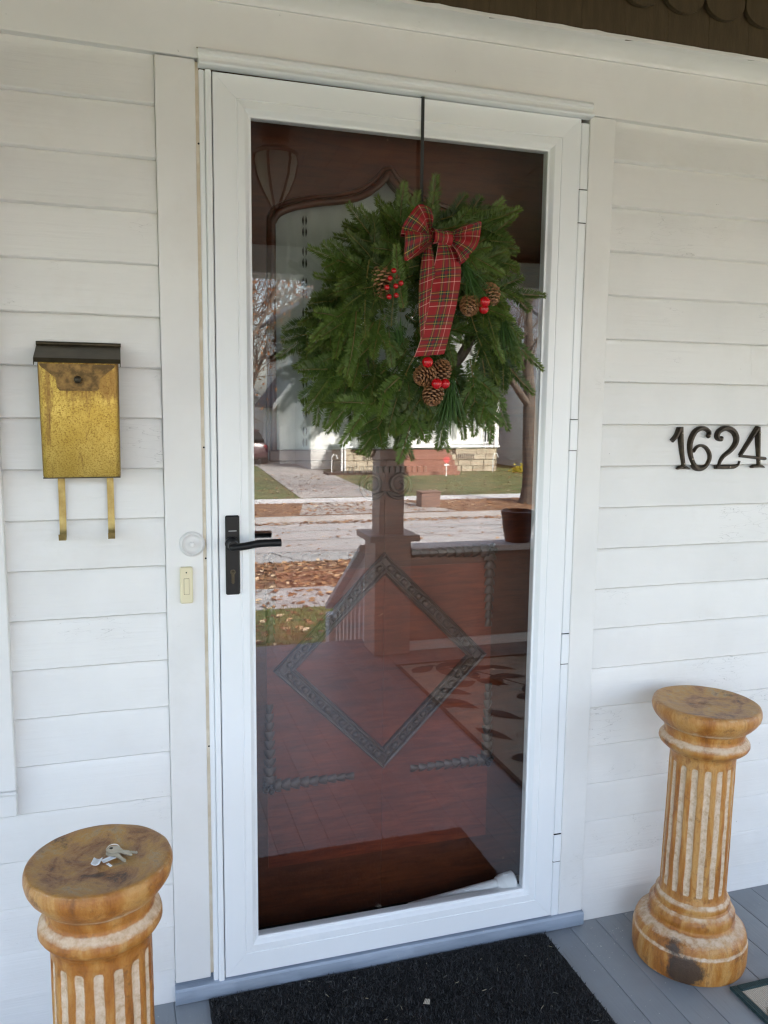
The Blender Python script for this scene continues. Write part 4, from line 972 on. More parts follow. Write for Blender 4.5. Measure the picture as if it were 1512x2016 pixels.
for sx in (1, -1):
    X = lambda x_: x_ if sx == 1 else .70-x_
    garland((X(.052), .437), (X(.052), .648), 9); garland((X(.052), .437), (X(.268), .437), 9)
    garland((X(.057), 1.018), (X(.057), .815), 9); garland((X(.057), 1.018), (X(.272), 1.018), 9)
    # C-scroll under the window
    pts = []
    for i in range(60):
        t = i/59; r_ = .006+.030*t**.8; an = -5.2*math.pi*.62*t+1.2; pts.append((.35+sx*(.036+r_*math.cos(an)), DY-.004, 1.197+r_*math.sin(an)))
    e_ = pts[-1]; pts += [(e_[0]+sx*.03*j/8, DY-.003, e_[2]-.010*math.sin(j/8*1.4)) for j in range(1, 9)]
    MB().tube(pts, [.0055-.002*abs(i/len(pts)-.5) for i in range(len(pts))], 7).build('carved_scroll', 'carve', ed, 60)
dt = MB()
for i in range(15): dt.box(.24+i*.0150, .2485+i*.0150, DY-.007, DY+.003, 1.228, 1.243)
dt.build('dentil_band', 'carve', ed)
MB().lathe_y([(.030, -.004+DY), (.026, -.008+DY), (.010, -.010+DY), (.010, -.035+DY), (.026, -.045+DY), (.030, -.058+DY), (.022, -.070+DY), (.004, -.074+DY)], 24, (-.035, 0, 1.05)).build('door_knob', 'lid', ed, 50)
# lace curtain on the inside
cu = thing('lace_curtain', 'white lace curtain inside the entry door window', 'curtain', (.35, .205, 1.25))
nx_ = 90; vs = []; fs = []
for j in range(2):
    for i in range(nx_+1):
        x_ = .03+.64*i/nx_; vs.append((x_, .205+.005*math.sin(x_*62)+.002*math.sin(x_*171), 1.24 if j == 0 else 2.0))
fs = [(i, i+1, i+nx_+2, i+nx_+1) for i in range(nx_)]
MB().add(vs, fs).build('cloth', 'curtain', cu, 180)
hm = MB()
for dx in (-.0030, .0030):
    for dz, s_ in ((.010, 1), (-.010, -1)):
        pts = [(dx+.0032*math.sin(math.pi*t/6)*(1 if dx > 0 else -1)+.0, .0, dz-s_*.009+s_*.018*t/6) for t in range(7)]+[(dx*.55, 0, dz)]
        hm.add(pts, [tuple(range(len(pts)))])
hmesh = hm.mesh('openwork')
for x_ in (.1565, .5435):
    z = 1.315
    while z < 1.95: inst('openwork', hmesh, 'dark', cu, (x_, .1985, z), None, (1.0, 1, 1.35)); z += .0725

# ================================================================== THINGS ON THE WALL
# --- brass mailbox
mbx = thing('mailbox', 'worn brass wall mailbox with blackened lid and two hooks', 'mailbox', (-.357, 0, 1.245))
def rrect(x0, x1, y0, y1, r, n=5):
    pts = []
    for (cx_, cy_, a0) in ((x0+r, y0+r, math.pi), (x1-r, y0+r, 1.5*math.pi)):
        for i in range(n+1): an = a0+i*math.pi/2/n; pts.append((cx_+r*math.cos(an), cy_+r*math.sin(an)))
    return pts+[(x1, y1), (x0, y1)]
bm = MB(); secs = []
for z, xa, xb, yf in ((1.2445, -.4295, -.2835, -.0655), (1.2475, -.4305, -.2825, -.0665), (1.4600, -.4325, -.2805, -.0690), (1.4815, -.4325, -.2805, -.0690)):
    secs.append([(x_, y_, z) for x_, y_ in rrect(xa, xb, yf, -.0005, .010)])
loft(bm, secs); bm.build('body', 'brass', mbx, 40)
ld = [(-.0005, 1.5115), (-.0790, 1.4800), (-.0825, 1.4715), (-.0800, 1.4712), (-.0770, 1.4770), (-.0005, 1.5070)]
MB().extr_x(ld, -.4365, -.2770, 1).build('lid', 'lid', mbx)
for xs in (-.4378, -.2772):
    MB().add([(xs, -.0005, 1.5105), (xs, -.0800, 1.4795), (xs, -.0830, 1.4650), (xs, -.0770, 1.4690), (xs, -.0005, 1.4950), (xs+.0012, -.0005, 1.5105), (xs+.0012, -.0800, 1.4795), (xs+.0012, -.0830, 1.4650), (xs+.0012, -.0770, 1.4690), (xs+.0012, -.0005, 1.4950)],
             [(0, 1, 2, 3, 4), (9, 8, 7, 6, 5), (0, 5, 6, 1), (1, 6, 7, 2), (2, 7, 8, 3), (3, 8, 9, 4)]).build('lid_cheek', 'lid', mbx)
MB().tube([(-.4385, -.004, 1.5125), (-.2750, -.004, 1.5125)], .0042, 10).build('lid_hinge', 'lid', mbx, 50)
fx = -.3575
fl = [(-.0715, 1.4690), (.0710, 1.4690), (.0690, 1.4640), (.0415, 1.4415), (.0395, 1.4230), (.0350, 1.4175), (-.0350, 1.4175), (-.0395, 1.4230), (-.0415, 1.4415), (-.0690, 1.4640)]
MB().prism([(fx+x_, z_) for x_, z_ in fl], -.0738, -.0722).prism([(fx-.036, 1.4222), (fx+.036, 1.4222), (fx+.034, 1.4168), (fx-.034, 1.4168)], -.0775, -.0739).build('flap', 'tarnish', mbx)
MB().lathe_y([(.0030, -.0738), (.0030, -.078), (.0068, -.080), (.0075, -.084), (.0055, -.0885), (.001, -.0895)], 18, (fx, 0, 1.4385)).build('flap_knob', 'lid', mbx, 60)
MB().prism([(-.4300, 1.2446), (-.2830, 1.2446), (-.2830, 1.2420), (-.4300, 1.2420)], -.064, -.001).build('bottom_plate', 'lid', mbx)
for hx in (-.4005, -.3045):
    path = smoothpath([(-.0060, 1.2440), (-.0065, 1.18), (-.0080, 1.145), (-.013, 1.124), (-.026, 1.1125), (-.042, 1.1135), (-.047, 1.1260)], 5); v_ = []
    for (y_, z_) in path: v_ += [(hx-.0068, y_, z_), (hx+.0068, y_, z_)]
    n = len(path); off = .0012
    v2 = [(a_, b_+off, c_-off*.4) for a_, b_, c_ in v_]
    MB().add(v_+v2, [(2*i, 2*i+1, 2*i+3, 2*i+2) for i in range(n-1)]+[(2*n+2*i+2, 2*n+2*i+3, 2*n+2*i+1, 2*n+2*i) for i in range(n-1)]+[(2*i, 2*i+2, 2*n+2*i+2, 2*n+2*i) for i in range(n-1)]+[(2*n+2*i+1, 2*n+2*i+3, 2*i+3, 2*i+1) for i in range(n-1)]).build('newspaper_hook', 'hookbrass', mbx)
# --- old round bell push, painted over
bl = thing('bell_push', 'round old bell push painted white on the door casing', 'doorbell', (-.1385, -.006, 1.0895))
MB().lathe_y([(.0275, -.0062), (.0275, -.0105), (.0258, -.0140), (.0222, -.0150), (.0205, -.0130), (.0175, -.0082), (.0130, -.0072), (.0090, -.0092), (.0002, -.0100)], 44, (-.1385, 0, 1.0895)).build('escutcheon', 'porchwhite', bl, 50)
MB().lathe_y([(.0052, -.0096), (.0052, -.0150), (.0040, -.0172), (.0002, -.0178)], 20, (-.1385, 0, 1.0895)).build('button', 'trim', bl, 60)
for z in (1.1132, 1.0658): MB().lathe_y([(.0018, -.0145), (.0014, -.0158), (.0002, -.0160)], 10, (-.1385, 0, z)).build('screw', 'trim', bl)
# --- cream rectangular doorbell
db = thing('doorbell', 'narrow cream plastic doorbell button below the round one', 'doorbell', (-.1525, -.006, .958))
MB().cbox(-.1660, -.1390, -.0180, -.0061, .9590, 1.0400, .0025).build('housing', 'cream', db, 30)
MB().cbox(-.1577, -.1473, -.0192, -.0179, .9800, 1.0145, .0008).build('button', 'cream', db)
MB().box(-.1582, -.1468, -.01815, -.01795, .9794, 1.0151).build('button_gap', 'tarnish', db)
MB().lathe_y([(.0016, -.0180), (.0016, -.0186)], 12, (-.1525, 0, 1.0282)).build('indicator', 'dark', db)
# --- house numbers
def stroke(mb, pts, widths, y0=.0060, depth=.0140):
    n = len(pts)
    if not isinstance(widths, (list, tuple)): widths = [widths]*n
    vs = []
    for i, (x_, z_) in enumerate(pts):
        a_, b_ = pts[max(i-1, 0)], pts[min(i+1, n-1)]; dx, dz = b_[0]-a_[0], b_[1]-a_[1]; l = math.hypot(dx, dz) or 1; nx, nz_ = -dz/l, dx/l; h_ = widths[i]*.49
        for f_, y in ((-1, y0), (-.97, y0-depth*.62), (-.42, y0-depth), (.42, y0-depth), (.97, y0-depth*.62), (1, y0)): vs.append((x_+nx*h_*f_, y, z_+nz_*h_*f_))
    fs = [(i*6+k, i*6+k+1, i*6+k+7, i*6+k+6) for i in range(n-1) for k in range(5)]+[tuple(range(5, -1, -1)), tuple(range((n-1)*6, n*6))]
    fs = [f for f in fs]
    return mb.add(vs, fs)
def sp(p, k=5): return smoothpath(p, k)
DIG = {}
d1 = MB(); stroke(d1, sp([(1.0869, 1.3110), (1.0975, 1.3215), (1.1040, 1.3330), (1.1085, 1.3460)]), .0105); stroke(d1, sp([(1.1118, 1.3475), (1.1168, 1.295), (1.1239, 1.2523), (1.1255, 1.2390)]), .0135); stroke(d1, [(1.1075, 1.2385), (1.1160, 1.2420), (1.1345, 1.2418), (1.1430, 1.2383)], [.004, .009, .009, .004])
six = [(1.2009, 1.3268), (1.2002, 1.3353), (1.1907, 1.3428), (1.1753, 1.3442), (1.1582, 1.3353), (1.1469, 1.3161), (1.1433, 1.2948), (1.1476, 1.2692), (1.1592, 1.2476), (1.1739, 1.2378), (1.1928, 1.243), (1.2044, 1.2601), (1.2044, 1.2774), (1.193, 1.2936), (1.1785, 1.299), (1.1636, 1.2948), (1.153, 1.282)]
d6 = MB(); s6 = sp(six, 4); stroke(d6, s6, [.006+.0085*math.sin(min(1, i/(len(s6)*.9))*math.pi)**.8 for i in range(len(s6))]); d6.sphere((1.1972, -.003, 1.3250), .0070, 14, 9, (1, .85, 1))
two = [(1.238, 1.3128), (1.2285, 1.3182), (1.2274, 1.3268), (1.2324, 1.3354), (1.2461, 1.3429), (1.2629, 1.344), (1.2805, 1.3354), (1.2896, 1.3203), (1.287, 1.3029), (1.2726, 1.2856), (1.2503, 1.2705), (1.2384, 1.2555), (1.2342, 1.2414)]
d2 = MB(); s2 = sp(two, 4); stroke(d2, s2, [.007+.0075*math.sin(min(1, i/len(s2))*math.pi)**.8 for i in range(len(s2))]); stroke(d2, sp([(1.2285, 1.2415), (1.255, 1.2410), (1.285, 1.2415), (1.2962, 1.2465), (1.3010, 1.2570)]), [.011]*11+[.010, .009, .008, .007, .007, .006, .005, .005, .004, .004][:10], .0063); d2.sphere((1.2380, -.003, 1.3170), .0072, 14, 9, (1, .85, 1))
d4 = MB(); stroke(d4, [(1.3577, 1.3480), (1.3300, 1.3090), (1.3020, 1.2712)], [.010, .0095, .0105]); stroke(d4, [(1.3005, 1.2710), (1.343, 1.2668), (1.3865, 1.2628)], [.0085, .0085, .0095], .0064); stroke(d4, [(1.3570, 1.3485), (1.361, 1.295), (1.3648, 1.2420)], [.0115, .012, .0125], .0057); stroke(d4, [(1.3440, 1.2398), (1.3530, 1.2430), (1.3760, 1.2428), (1.3830, 1.2394)], [.004, .008, .008, .004])
NAILS = {'1': ((1.1138, 1.3316), (1.1245, 1.2516)), '6': ((1.1985, 1.3255), (1.1485, 1.2640)), '2': ((1.2390, 1.3165), (1.2687, 1.2413)), '4': ((1.3590, 1.3333), (1.3640, 1.2553))}
for ch, m, cxn, lb in (('1', d1, 1.118, 'bronze house number 1, leftmost of the four digits'), ('6', d6, 1.175, 'bronze house number 6 with curled tail'), ('2', d2, 1.262, 'bronze house number 2 with curled tip'), ('4', d4, 1.35, 'bronze house number 4, rightmost of the digits')):
    dgt = thing('house_number', lb, 'number', (cxn, .003, 1.24), 'bronze house numbers on the clapboards')
    m.build('digit', 'bronze', dgt, 35)
    for (x_, z_) in NAILS[ch]: MB().lathe_y([(.0021, -.0080), (.0021, -.0098), (.0012, -.0106), (.0002, -.0108)], 12, (x_, 0, z_)).build('screw', 'nail', dgt)

# ================================================================== WREATH
# strap hanger over the top of the door
wh = thing('wreath_hanger', 'thin black metal strap hooked over the storm door top', 'hanger', (.381, -.009, 2.074))
MB().cbox(.3775, .3850, -.0100, -.0084, 1.80, 2.0755, .0004).build('strap', 'black_strap', wh)
MB().cbox(.3775, .3850, -.0100, .0100, 2.0756, 2.0768, .0004).build('top_hook', 'black_strap', wh)
MB().tube(smoothpath([(.3812, -.0105, 1.806), (.3812, -.020, 1.800), (.3812, -.032, 1.808), (.3812, -.034, 1.822)], 4), .0028, 8).build('lower_hook', 'black_strap', wh)
wr = thing('wreath', 'round green fir wreath with pine cones and red berries on the door', 'wreath', (.355, -.03, 1.585))
WC = Vector((.352, 0, 1.618)); RN = random.Random(3)
def sprig_mesh(seed, L, twigs):
    rn = random.Random(seed); mb = MB()
    def twig(p0, d, side, L, r, n_, bend):
        pts = []; p = Vector(p0); dd = Vector(d).normalized(); k = 9
        for i in range(k+1):
            pts.append(p.copy()); dd = (dd+Vector((0, bend/k, -.10/k+rn.gauss(0, .015)))).normalized(); p = p+dd*(L/k)
        mb.tube(pts, [r*(1-.7*i/k) for i in range(k+1)], 5, col=(0, 1, 0))
        nn = int(L/.0031)
        for i in range(nn):
            s = (i+.3)/nn; j = min(int(s*k), k-1); q = pts[j].lerp(pts[j+1], s*k-j); t = (pts[j+1]-pts[j]).normalized()
            sdv = t.cross(Vector((0, 0, 1))).normalized(); upv = sdv.cross(t)
            for sg, ev in ((1, rn.uniform(-.15, .30)), (-1, rn.uniform(-.15, .30)), (rn.choice((-1, 1)), rn.uniform(.30, .75))):
                fwd = .42+.55*s**3+rn.uniform(-.12, .12)
                nl = .0215*(1-.45*max(0, s-.75)/.25)*(.75+.25*min(1, s*8))*rn.uniform(.8, 1.12)
                dr = (sdv*sg*math.cos(ev)+upv*math.sin(ev)+t*fwd).normalized(); wv = dr.cross(upv if abs(ev) < .6 else sdv).normalized()*.00145
                curl = upv*(.0022)
                a = q+dr*nl*.12; m1 = q+dr*nl*.5+curl*.6; tip = q+dr*nl+curl*.4
                c0, c1 = (rn.uniform(0, .12)+.35*s**6, 0, 0), (rn.uniform(.1, .4)+.4*s**5, 0, 0)
                mb.add([a-wv*.6, a+wv*.6, m1+wv, tip, m1-wv], [(0, 1, 2, 4), (4, 2, 3)], col=[c0, c0, c0, c1, c0])
        for i in range(12):
            an = i*2.4; q = pts[-1]; dr = (dd+Vector((0, math.cos(an), math.sin(an)))*rn.uniform(.25, .7)).normalized(); wv = dr.orthogonal().normalized()*.0008; nl = rn.uniform(.008, .012)
            mb.add([q-wv, q+wv, q+dr*nl], [(0, 1, 2)], col=[(.3, 0, 0), (.3, 0, 0), (.6, 0, 0)])
        return pts
    main = twig((0, 0, 0), (1, 0, 0), 0, L, .0018, 0, rn.uniform(-.35, .35))
    for (s, sg, f) in twigs:
        j = int(s*9); twig(main[j], (math.cos(R(44)), sg*math.sin(R(44)), .08), sg, L*f, .0013, 0, -sg*.3)
    return mb.mesh('fir_sprig')
sprigs = [sprig_mesh(1, .17, ((.3, 1, .42), (.35, -1, .45), (.6, 1, .28), (.62, -1, .3))), sprig_mesh(2, .19, ((.25, 1, .3), (.45, -1, .40))), sprig_mesh(3, .14, ((.3, 1, .45), (.33, -1, .42))),
          sprig_mesh(4, .16, ()), sprig_mesh(5, .11, ((.4, 1, .45),)), sprig_mesh(6, .20, ((.2, -1, .34), (.4, 1, .40), (.6, -1, .30)))]
def place_sprig(p, d, normal, me, s):
    d = Vector(d).normalized(); z = Vector(normal)-d*Vector(normal).dot(d); z.normalize(); y = z.cross(d)
    m = Matrix((d, y, z)).transposed().to_4x4()
    o = inst('fir_sprig', me, 'fir', wr, p); o.rotation_euler = m.to_euler(); o.scale = (s, s, s); return o
def outline(th):
    """distance from the ring centre to the photo's ragged outline, per direction"""
    P = [(0.0, .280), (.5, .300), (.72, .325), (1.02, .265), (1.35, .228), (1.8, .232), (2.3, .245), (2.75, .235), (3.2, .235), (3.65, .335), (3.95, .370), (4.3, .360), (4.65, .375), (5.05, .335), (5.45, .365), (5.85, .305), (6.2832, .280)]
    for (a0, r0), (a1, r1) in zip(P, P[1:]):
        if a0 <= th <= a1: return r0+(r1-r0)*(th-a0)/(a1-a0)
    return .3
# back layer: long boughs reaching the outline
def layer(n, y0, y1, lens, tang, droop, tilt, rfrac=1.0, jitter=.18, inner=.085):
    for i in range(n):
        th = (i+RN.random()*.9)/n*2*math.pi; me = RN.choice(lens[0]); ml = max(v.co.x for v in me.vertices)
        ro = outline(th)*rfrac*RN.uniform(.84, 1.02); s = RN.uniform(lens[1], lens[2]); Ls = ml*s
        rad = Vector((math.cos(th), 0, math.sin(th))); tg = Vector((-math.sin(th), 0, math.cos(th)))
        sgn = -1 if math.cos(th) > 0 else 1            # boughs sweep downwards on both sides
        d = (rad+tg*(sgn*tang*abs(math.cos(th))+RN.gauss(0, jitter))+Vector((0, 0, -droop))).normalized()
        d = (d+Vector((0, -RN.uniform(0, tilt), 0))).normalized()
        tip = WC+rad*ro; base = tip-d*Ls
        dxz = Vector((base.x-WC.x, 0, base.z-WC.z))
        if dxz.length < inner: base = base+(dxz.normalized() if dxz.length > 1e-4 else rad)*(inner-dxz.length)
        base.y = RN.uniform(y0, y1)
        mid = base+d*Ls*.6
        if y0 < -.09 and .30 < mid.x < .475 and 1.42 < mid.z < 1.83: continue
        place_sprig(base, d, (RN.gauss(0, .35), -1, RN.gauss(.25, .3)), me, s)
layer(50, -.045, -.028, ((sprigs[0], sprigs[1], sprigs[5]), .85, 1.08), .35, .16, .08)
layer(40, -.070, -.055, ((sprigs[0], sprigs[1], sprigs[5], sprigs[3]), .75, 1.0), .40, .15, .18, .95)
layer(26, -.108, -.090, ((sprigs[0], sprigs[1], sprigs[3]), .72, .95), .5, .15, .30, .86, .3)
layer(24, -.135, -.115, ((sprigs[1], sprigs[2], sprigs[3]), .70, .90), .6, .10, .40, .70, .4, .075)
layer(18, -.125, -.095, ((sprigs[2], sprigs[4]), .65, .85), 1.0, .05, .45, .50, .5, .06)
layer(34, -.075, -.050, ((sprigs[4], sprigs[2]), .62, .85), 1.2, .05, .15, .40, .8, .028)
layer(42, -.085, -.060, ((sprigs[2], sprigs[4]), .60, .85), .9, .05, .25, .52, .6, .05)
# a few big boughs picked out in the photograph (start px-derived, tip direction)
for (bx_, bz_, tx_, tz_, y_, k, s_) in ((.300, 1.455, .135, 1.335, -.115, 1, 1.05), (.335, 1.500, .215, 1.300, -.105, 1, .95), (.345, 1.405, .315, 1.262, -.09, 2, 1.0), (.225, 1.525, .062, 1.405, -.105, 1, 1.06), (.27, 1.47, .11, 1.350, -.10, 5, .95), (.30, 1.42, .225, 1.285, -.095, 0, .92), (.42, 1.43, .40, 1.30, -.10, 2, .95), (.50, 1.47, .535, 1.32, -.10, 0, .92), (.255, 1.535, .085, 1.415, -.11, 5, .92),
                                       (.395, 1.770, .585, 1.800, -.10, 1, 1.0), (.300, 1.600, .255, 1.735, -.135, 3, .80), (.270, 1.56, .262, 1.675, -.145, 3, .72), (.40, 1.80, .53, 1.850, -.07, 0, .8), (.42, 1.72, .62, 1.735, -.08, 0, .95),
                                       (.47, 1.66, .645, 1.63, -.09, 5, .9), (.50, 1.56, .600, 1.40, -.10, 1, .95), (.47, 1.50, .50, 1.33, -.10, 0, 1.0), (.53, 1.60, .625, 1.47, -.08, 1, .9), (.24, 1.63, .09, 1.545, -.10, 5, .85), (.25, 1.68, .10, 1.70, -.08, 0, .9), (.27, 1.72, .19, 1.79, -.09, 2, .9), (.31, 1.75, .30, 1.86, -.07, 2, .85)):
    d = Vector((tx_-bx_, -.03, tz_-bz_)); place_sprig((bx_, y_, bz_), d, (RN.gauss(0, .2), -1, .3), sprigs[k], s_)
# the wire ring and hidden wood the boughs are tied to
MB().tube([(WC.x+.15*math.cos(2*math.pi*i/40), -.042, WC.z-.02+.15*math.sin(2*math.pi*i/40)) for i in range(41)], .012, 8, cap=False).build('wire_ring', 'bark', wr)
# long pine needle tufts
def tuft(p, d, n, L, spread, seed):
    rn = random.Random(seed); m = MB(); d = Vector(d).normalized()
    for i in range(n):
        dr = (d+Vector((rn.gauss(0, spread), rn.gauss(-.08, spread*.5), rn.gauss(0, spread)))).normalized(); l = L*rn.uniform(.75, 1.05); wv = dr.orthogonal().normalized()
        wv.rotate(Matrix.Rotation(rn.uniform(0, 6.28), 3, dr)); wv = wv*.0007; p0 = Vector(p)+Vector((rn.gauss(0, .004), rn.gauss(0, .004), rn.gauss(0, .004))); sag = Vector((0, 0, -.012*rn.random()))
        q1 = p0+dr*l*.5; q2 = p0+dr*l+sag
        m.add([p0-wv, p0+wv, q1+wv, q2, q1-wv], [(0, 1, 2, 4), (4, 2, 3)], col=[(.1, 0, 0)]*3+[(.7, 0, 0)]+[(.2, 0, 0)])
    m.build('pine_needle_tuft', 'pine', wr)
tuft((.437, -.135, 1.695), (.45, -.05, -1), 90, .105, .24, 1); tuft((.420, -.120, 1.445), (-.15, -.05, -1), 110, .125, .20, 2)
tuft((.545, -.10, 1.60), (.15, -.02, -1), 80, .12, .22, 3); tuft((.30, -.11, 1.53), (-.2, -.1, .5), 50, .07, .4, 4)
# pine cones
def cone_mesh(seed, L, Rm, open_=.5):
    rn = random.Random(seed); m = MB(); n = 78; m.lathe([(.002, 0), (Rm*.35, L*.1), (Rm*.42, L*.45), (Rm*.2, L*.85), (.001, L)], 10); m.c = [(0, 0, 0)]*len(m.v)
    for i in range(n):
        t = (i+.5)/n; z = L*(.02+.93*t); an = i*2.39996; prof = math.sin(math.pi*(.16+.80*t))**.75; ro = Rm*prof; el = -.25+1.0*t+(1-open_)*.5
        o = Vector((math.cos(an), math.sin(an), 0)); tg = Vector((-math.sin(an), math.cos(an), 0)); d = (o*math.cos(el)+Vector((0, 0, 1))*math.sin(el)).normalized(); up_ = d.cross(tg)*-1
        l = ro/max(.35, math.cos(el)); w_ = .0072*(.55+.45*prof); base = Vector((0, 0, z))-Vector((0, 0, math.sin(el)*l*.55))
        ol = [(.25, -.3), (.75, -.85), (.95, -.75), (1.03, 0), (.95, .75), (.75, .85), (.25, .3)]; th = .0016
        vs = [base+d*(l*u)+tg*(w_*v)+up_*(th if u > .7 else .0004) for u, v in ol]+[base+d*(l*u)+tg*(w_*v)-up_*(th if u > .7 else .0004) for u, v in ol]; k = len(ol)
        m.add(vs, [tuple(range(k)), tuple(range(2*k-1, k-1, -1))]+[(j, j+k, (j+1) % k+k, (j+1) % k) for j in range(k)], col=[((0, 0, 0) if u < .7 else (.55+.45*rn.random(), 0, 0) if u > .9 else (.25, 0, 0)) for u, v in ol]*2)
    return m.mesh('pine_cone')
cm = [cone_mesh(1, .058, .026), cone_mesh(2, .048, .023, .9)]
def place_cone(p, d, k, s, spin):
    o = inst('pine_cone', cm[k], 'cone', wr, (p[0]-.018 if p[0] > .3 else p[0], p[1]-.004, p[2]-(.010 if p[0] > .46 else 0))); qn = Vector(d).normalized().to_track_quat('Z', 'Y'); o.rotation_euler = (qn.to_matrix() @ Matrix.Rotation(spin, 3, 'Z')).to_euler(); o.scale = (s*.9, s*.9, s*.9)
place_cone((.250, -.118, 1.680), (.10, -.35, -1), 0, 1.20, .3)
place_cone((.388, -.118, 1.470), (-.75, -.5, -.35), 0, 1.0, 1.0); place_cone((.405, -.112, 1.447), (.2, -.4, 1), 0, .98, 2.0); place_cone((.398, -.115, 1.440), (-.35, -.55, -.75), 0, 1.0, .1)
place_cone((.478, -.118, 1.640), (-.35, -.55, -.75), 1, 1.10, .8); place_cone((.515, -.113, 1.668), (.25, -.45, -.8), 1, 1.12, 2.2)
# red berries: big pairs and a small cluster
for (x_, z_, y_, r_) in ((.494, 1.619, -.155, .0115), (.4935, 1.604, -.152, .0105), (.363, 1.487, -.160, .0118), (.3815, 1.442, -.168, .0112), (.4025, 1.4425, -.163, .0108)):
    MB().sphere((x_-.016, y_, z_), r_, 20, 14).build('berry', 'berry', wr, 180)
rb_ = random.Random(9)
for (x_, z_) in ((.260, 1.655), (.272, 1.640), (.252, 1.636), (.276, 1.660), (.266, 1.670), (.258, 1.618), (.275, 1.622), (.282, 1.646)):
    MB().sphere((x_, -.165+rb_.uniform(-.005, .005), z_), .0056, 14, 10).build('berry', 'berry', wr, 180)

# ================================================================== TARTAN BOW
bw_ = thing('ribbon_bow', 'red tartan ribbon bow with two long tails on the wreath', 'bow', (.392, -.13, 1.70))
RW = .066
def fan(name, inner, outer, y0, depth, pleats, uscale, phase=0, back=True):
    """a bow loop: pleated at the knot, opening to the outer edge and folding back behind"""
    ns, ntt = 14, 36; oo = smoothpath(outer, 8); vs, uv, fs = [], [], []; tot = ns*(2 if back else 1)
    for i in range(tot+1):
        s = i/ns; ss = s if s <= 1 else 2-s
        for j in range(ntt+1):
            t = j/ntt; k = t*(len(oo)-1); a_ = min(int(k), len(oo)-2); ox = oo[a_][0]+(oo[a_+1][0]-oo[a_][0])*(k-a_); oz = oo[a_][1]+(oo[a_+1][1]-oo[a_][1])*(k-a_)
            ix = inner[0][0]+(inner[1][0]-inner[0][0])*t; iz = inner[0][1]+(inner[1][1]-inner[0][1])*t
            sh = ss**.9 if s <= 1 else ss**.9*.97
            x_ = ix+(ox-ix)*sh; z_ = iz+(oz-iz)*sh
            pl = math.cos(t*2*math.pi*pleats+phase)*(.0075*(1-.45*ss)*min(1, .3+ss*2))
            y = y0-depth*math.sin(math.pi*min(ss*.62, .5))*(1 if s <= 1 else .15)+pl*(1 if s <= 1 else .5)+(.012*(s-1) if s > 1 else 0)
            vs.append((x_, y, z_)); uv.append((t*uscale, s*.085/RW))
    for i in range(tot):
        for j in range(ntt): a_ = i*(ntt+1)+j; fs.append((a_, a_+1, a_+ntt+2, a_+ntt+1))
    return MB().add(vs, fs, uv=uv).build(name, 'plaid', bw_, 180)
fan('bow_loop', ((.372, 1.7620), (.372, 1.7470)), [(.3690, 1.7860), (.3590, 1.7990), (.3380, 1.8075), (.3180, 1.7890), (.3020, 1.7620), (.2960, 1.7430)], -.140, .028, 2.5, 1.35)
fan('bow_loop', ((.372, 1.7530), (.373, 1.7360)), [(.3050, 1.7500), (.3045, 1.7250), (.3060, 1.6925), (.3300, 1.7020), (.3520, 1.7180)], -.146, .026, 1.5, 1.0, 1.2)
fan('bow_loop', ((.413, 1.7610), (.413, 1.7400)), [(.4480, 1.7760), (.4720, 1.7800), (.4735, 1.7550), (.4600, 1.7240), (.4420, 1.7060), (.4270, 1.6950)], -.142, .030, 2.5, 1.35, .6)
fan('bow_loop', ((.412, 1.7450), (.409, 1.7330)), [(.4560, 1.7120), (.4440, 1.6990), (.4280, 1.6900), (.4200, 1.7000)], -.134, .018, 1.0, .7, 2.0)
def strip(name, L_, R_, ya, waves, u0=0.0, v0=0.0, bulge=.006):
    L_, R_ = smoothpath(L_, 8), smoothpath(R_, 8); n = len(L_); mth = 16; vs, uv, fs = [], [], []; v = v0
    for i in range(n):
        if i: v += math.dist(L_[i], L_[i-1])/RW
        for j in range(mth+1):
            t = j/mth; x_ = L_[i][0]+(R_[i][0]-L_[i][0])*t; z_ = L_[i][1]+(R_[i][1]-L_[i][1])*t; f_ = i/(n-1)
            y = ya(f_)-bulge*math.sin(math.pi*t)+waves*math.sin(f_*7+t*2.2)+.0045*nz(f_*5, t*1.6, u0)+.0022*nz(f_*2, t*7, 3+u0)
            vs.append((x_, y, z_)); uv.append((u0+t, v))
    for i in range(n-1):
        for j in range(mth): a_ = i*(mth+1)+j; fs.append((a_, a_+mth+1, a_+mth+2, a_+1))
    return MB().add(vs, fs, uv=uv).build(name, 'plaid', bw_, 180)
strip('bow_tail', [(.360, 1.7350), (.3530, 1.7100), (.3475, 1.6621), (.3455, 1.6091), (.3500, 1.5500), (.3520, 1.5250)], [(.374, 1.7350), (.3780, 1.7100), (.3815, 1.6744), (.3770, 1.6250), (.3690, 1.5650), (.3640, 1.5300)], lambda f: -.146+.004*f, .003, .1)
strip('bow_tail', [(.3860, 1.7380), (.3830, 1.7150), (.3760, 1.6735), (.3680, 1.6095), (.3540, 1.5449), (.3395, 1.4985)], [(.4120, 1.7380), (.4270, 1.7200), (.4400, 1.6824), (.4330, 1.6150), (.4205, 1.5500), (.4085, 1.5060)], lambda f: -.152+.010*f, .003, .565)
kn = MB(); vs, uv, fs = [], [], []
for i in range(25):
    an = 2*math.pi*i/24
    for j in range(13):
        t = j/12; sq = 1-.10*math.sin(math.pi*t)+.05*math.cos(t*15)
        vs.append((.3725+.041*t+.003*math.cos(an), -.146-.0135*math.cos(an)*sq, 1.7500+.0165*math.sin(an)*sq-.004*t)); uv.append((an/6.28*1.6, t*.8))
for i in range(24):
    for j in range(12): a_ = i*13+j; fs.append((a_, a_+1, a_+14, a_+13))
kn.add(vs, fs, uv=uv).build('bow_knot', 'plaid', bw_, 180)
bw_.location.x -= .016

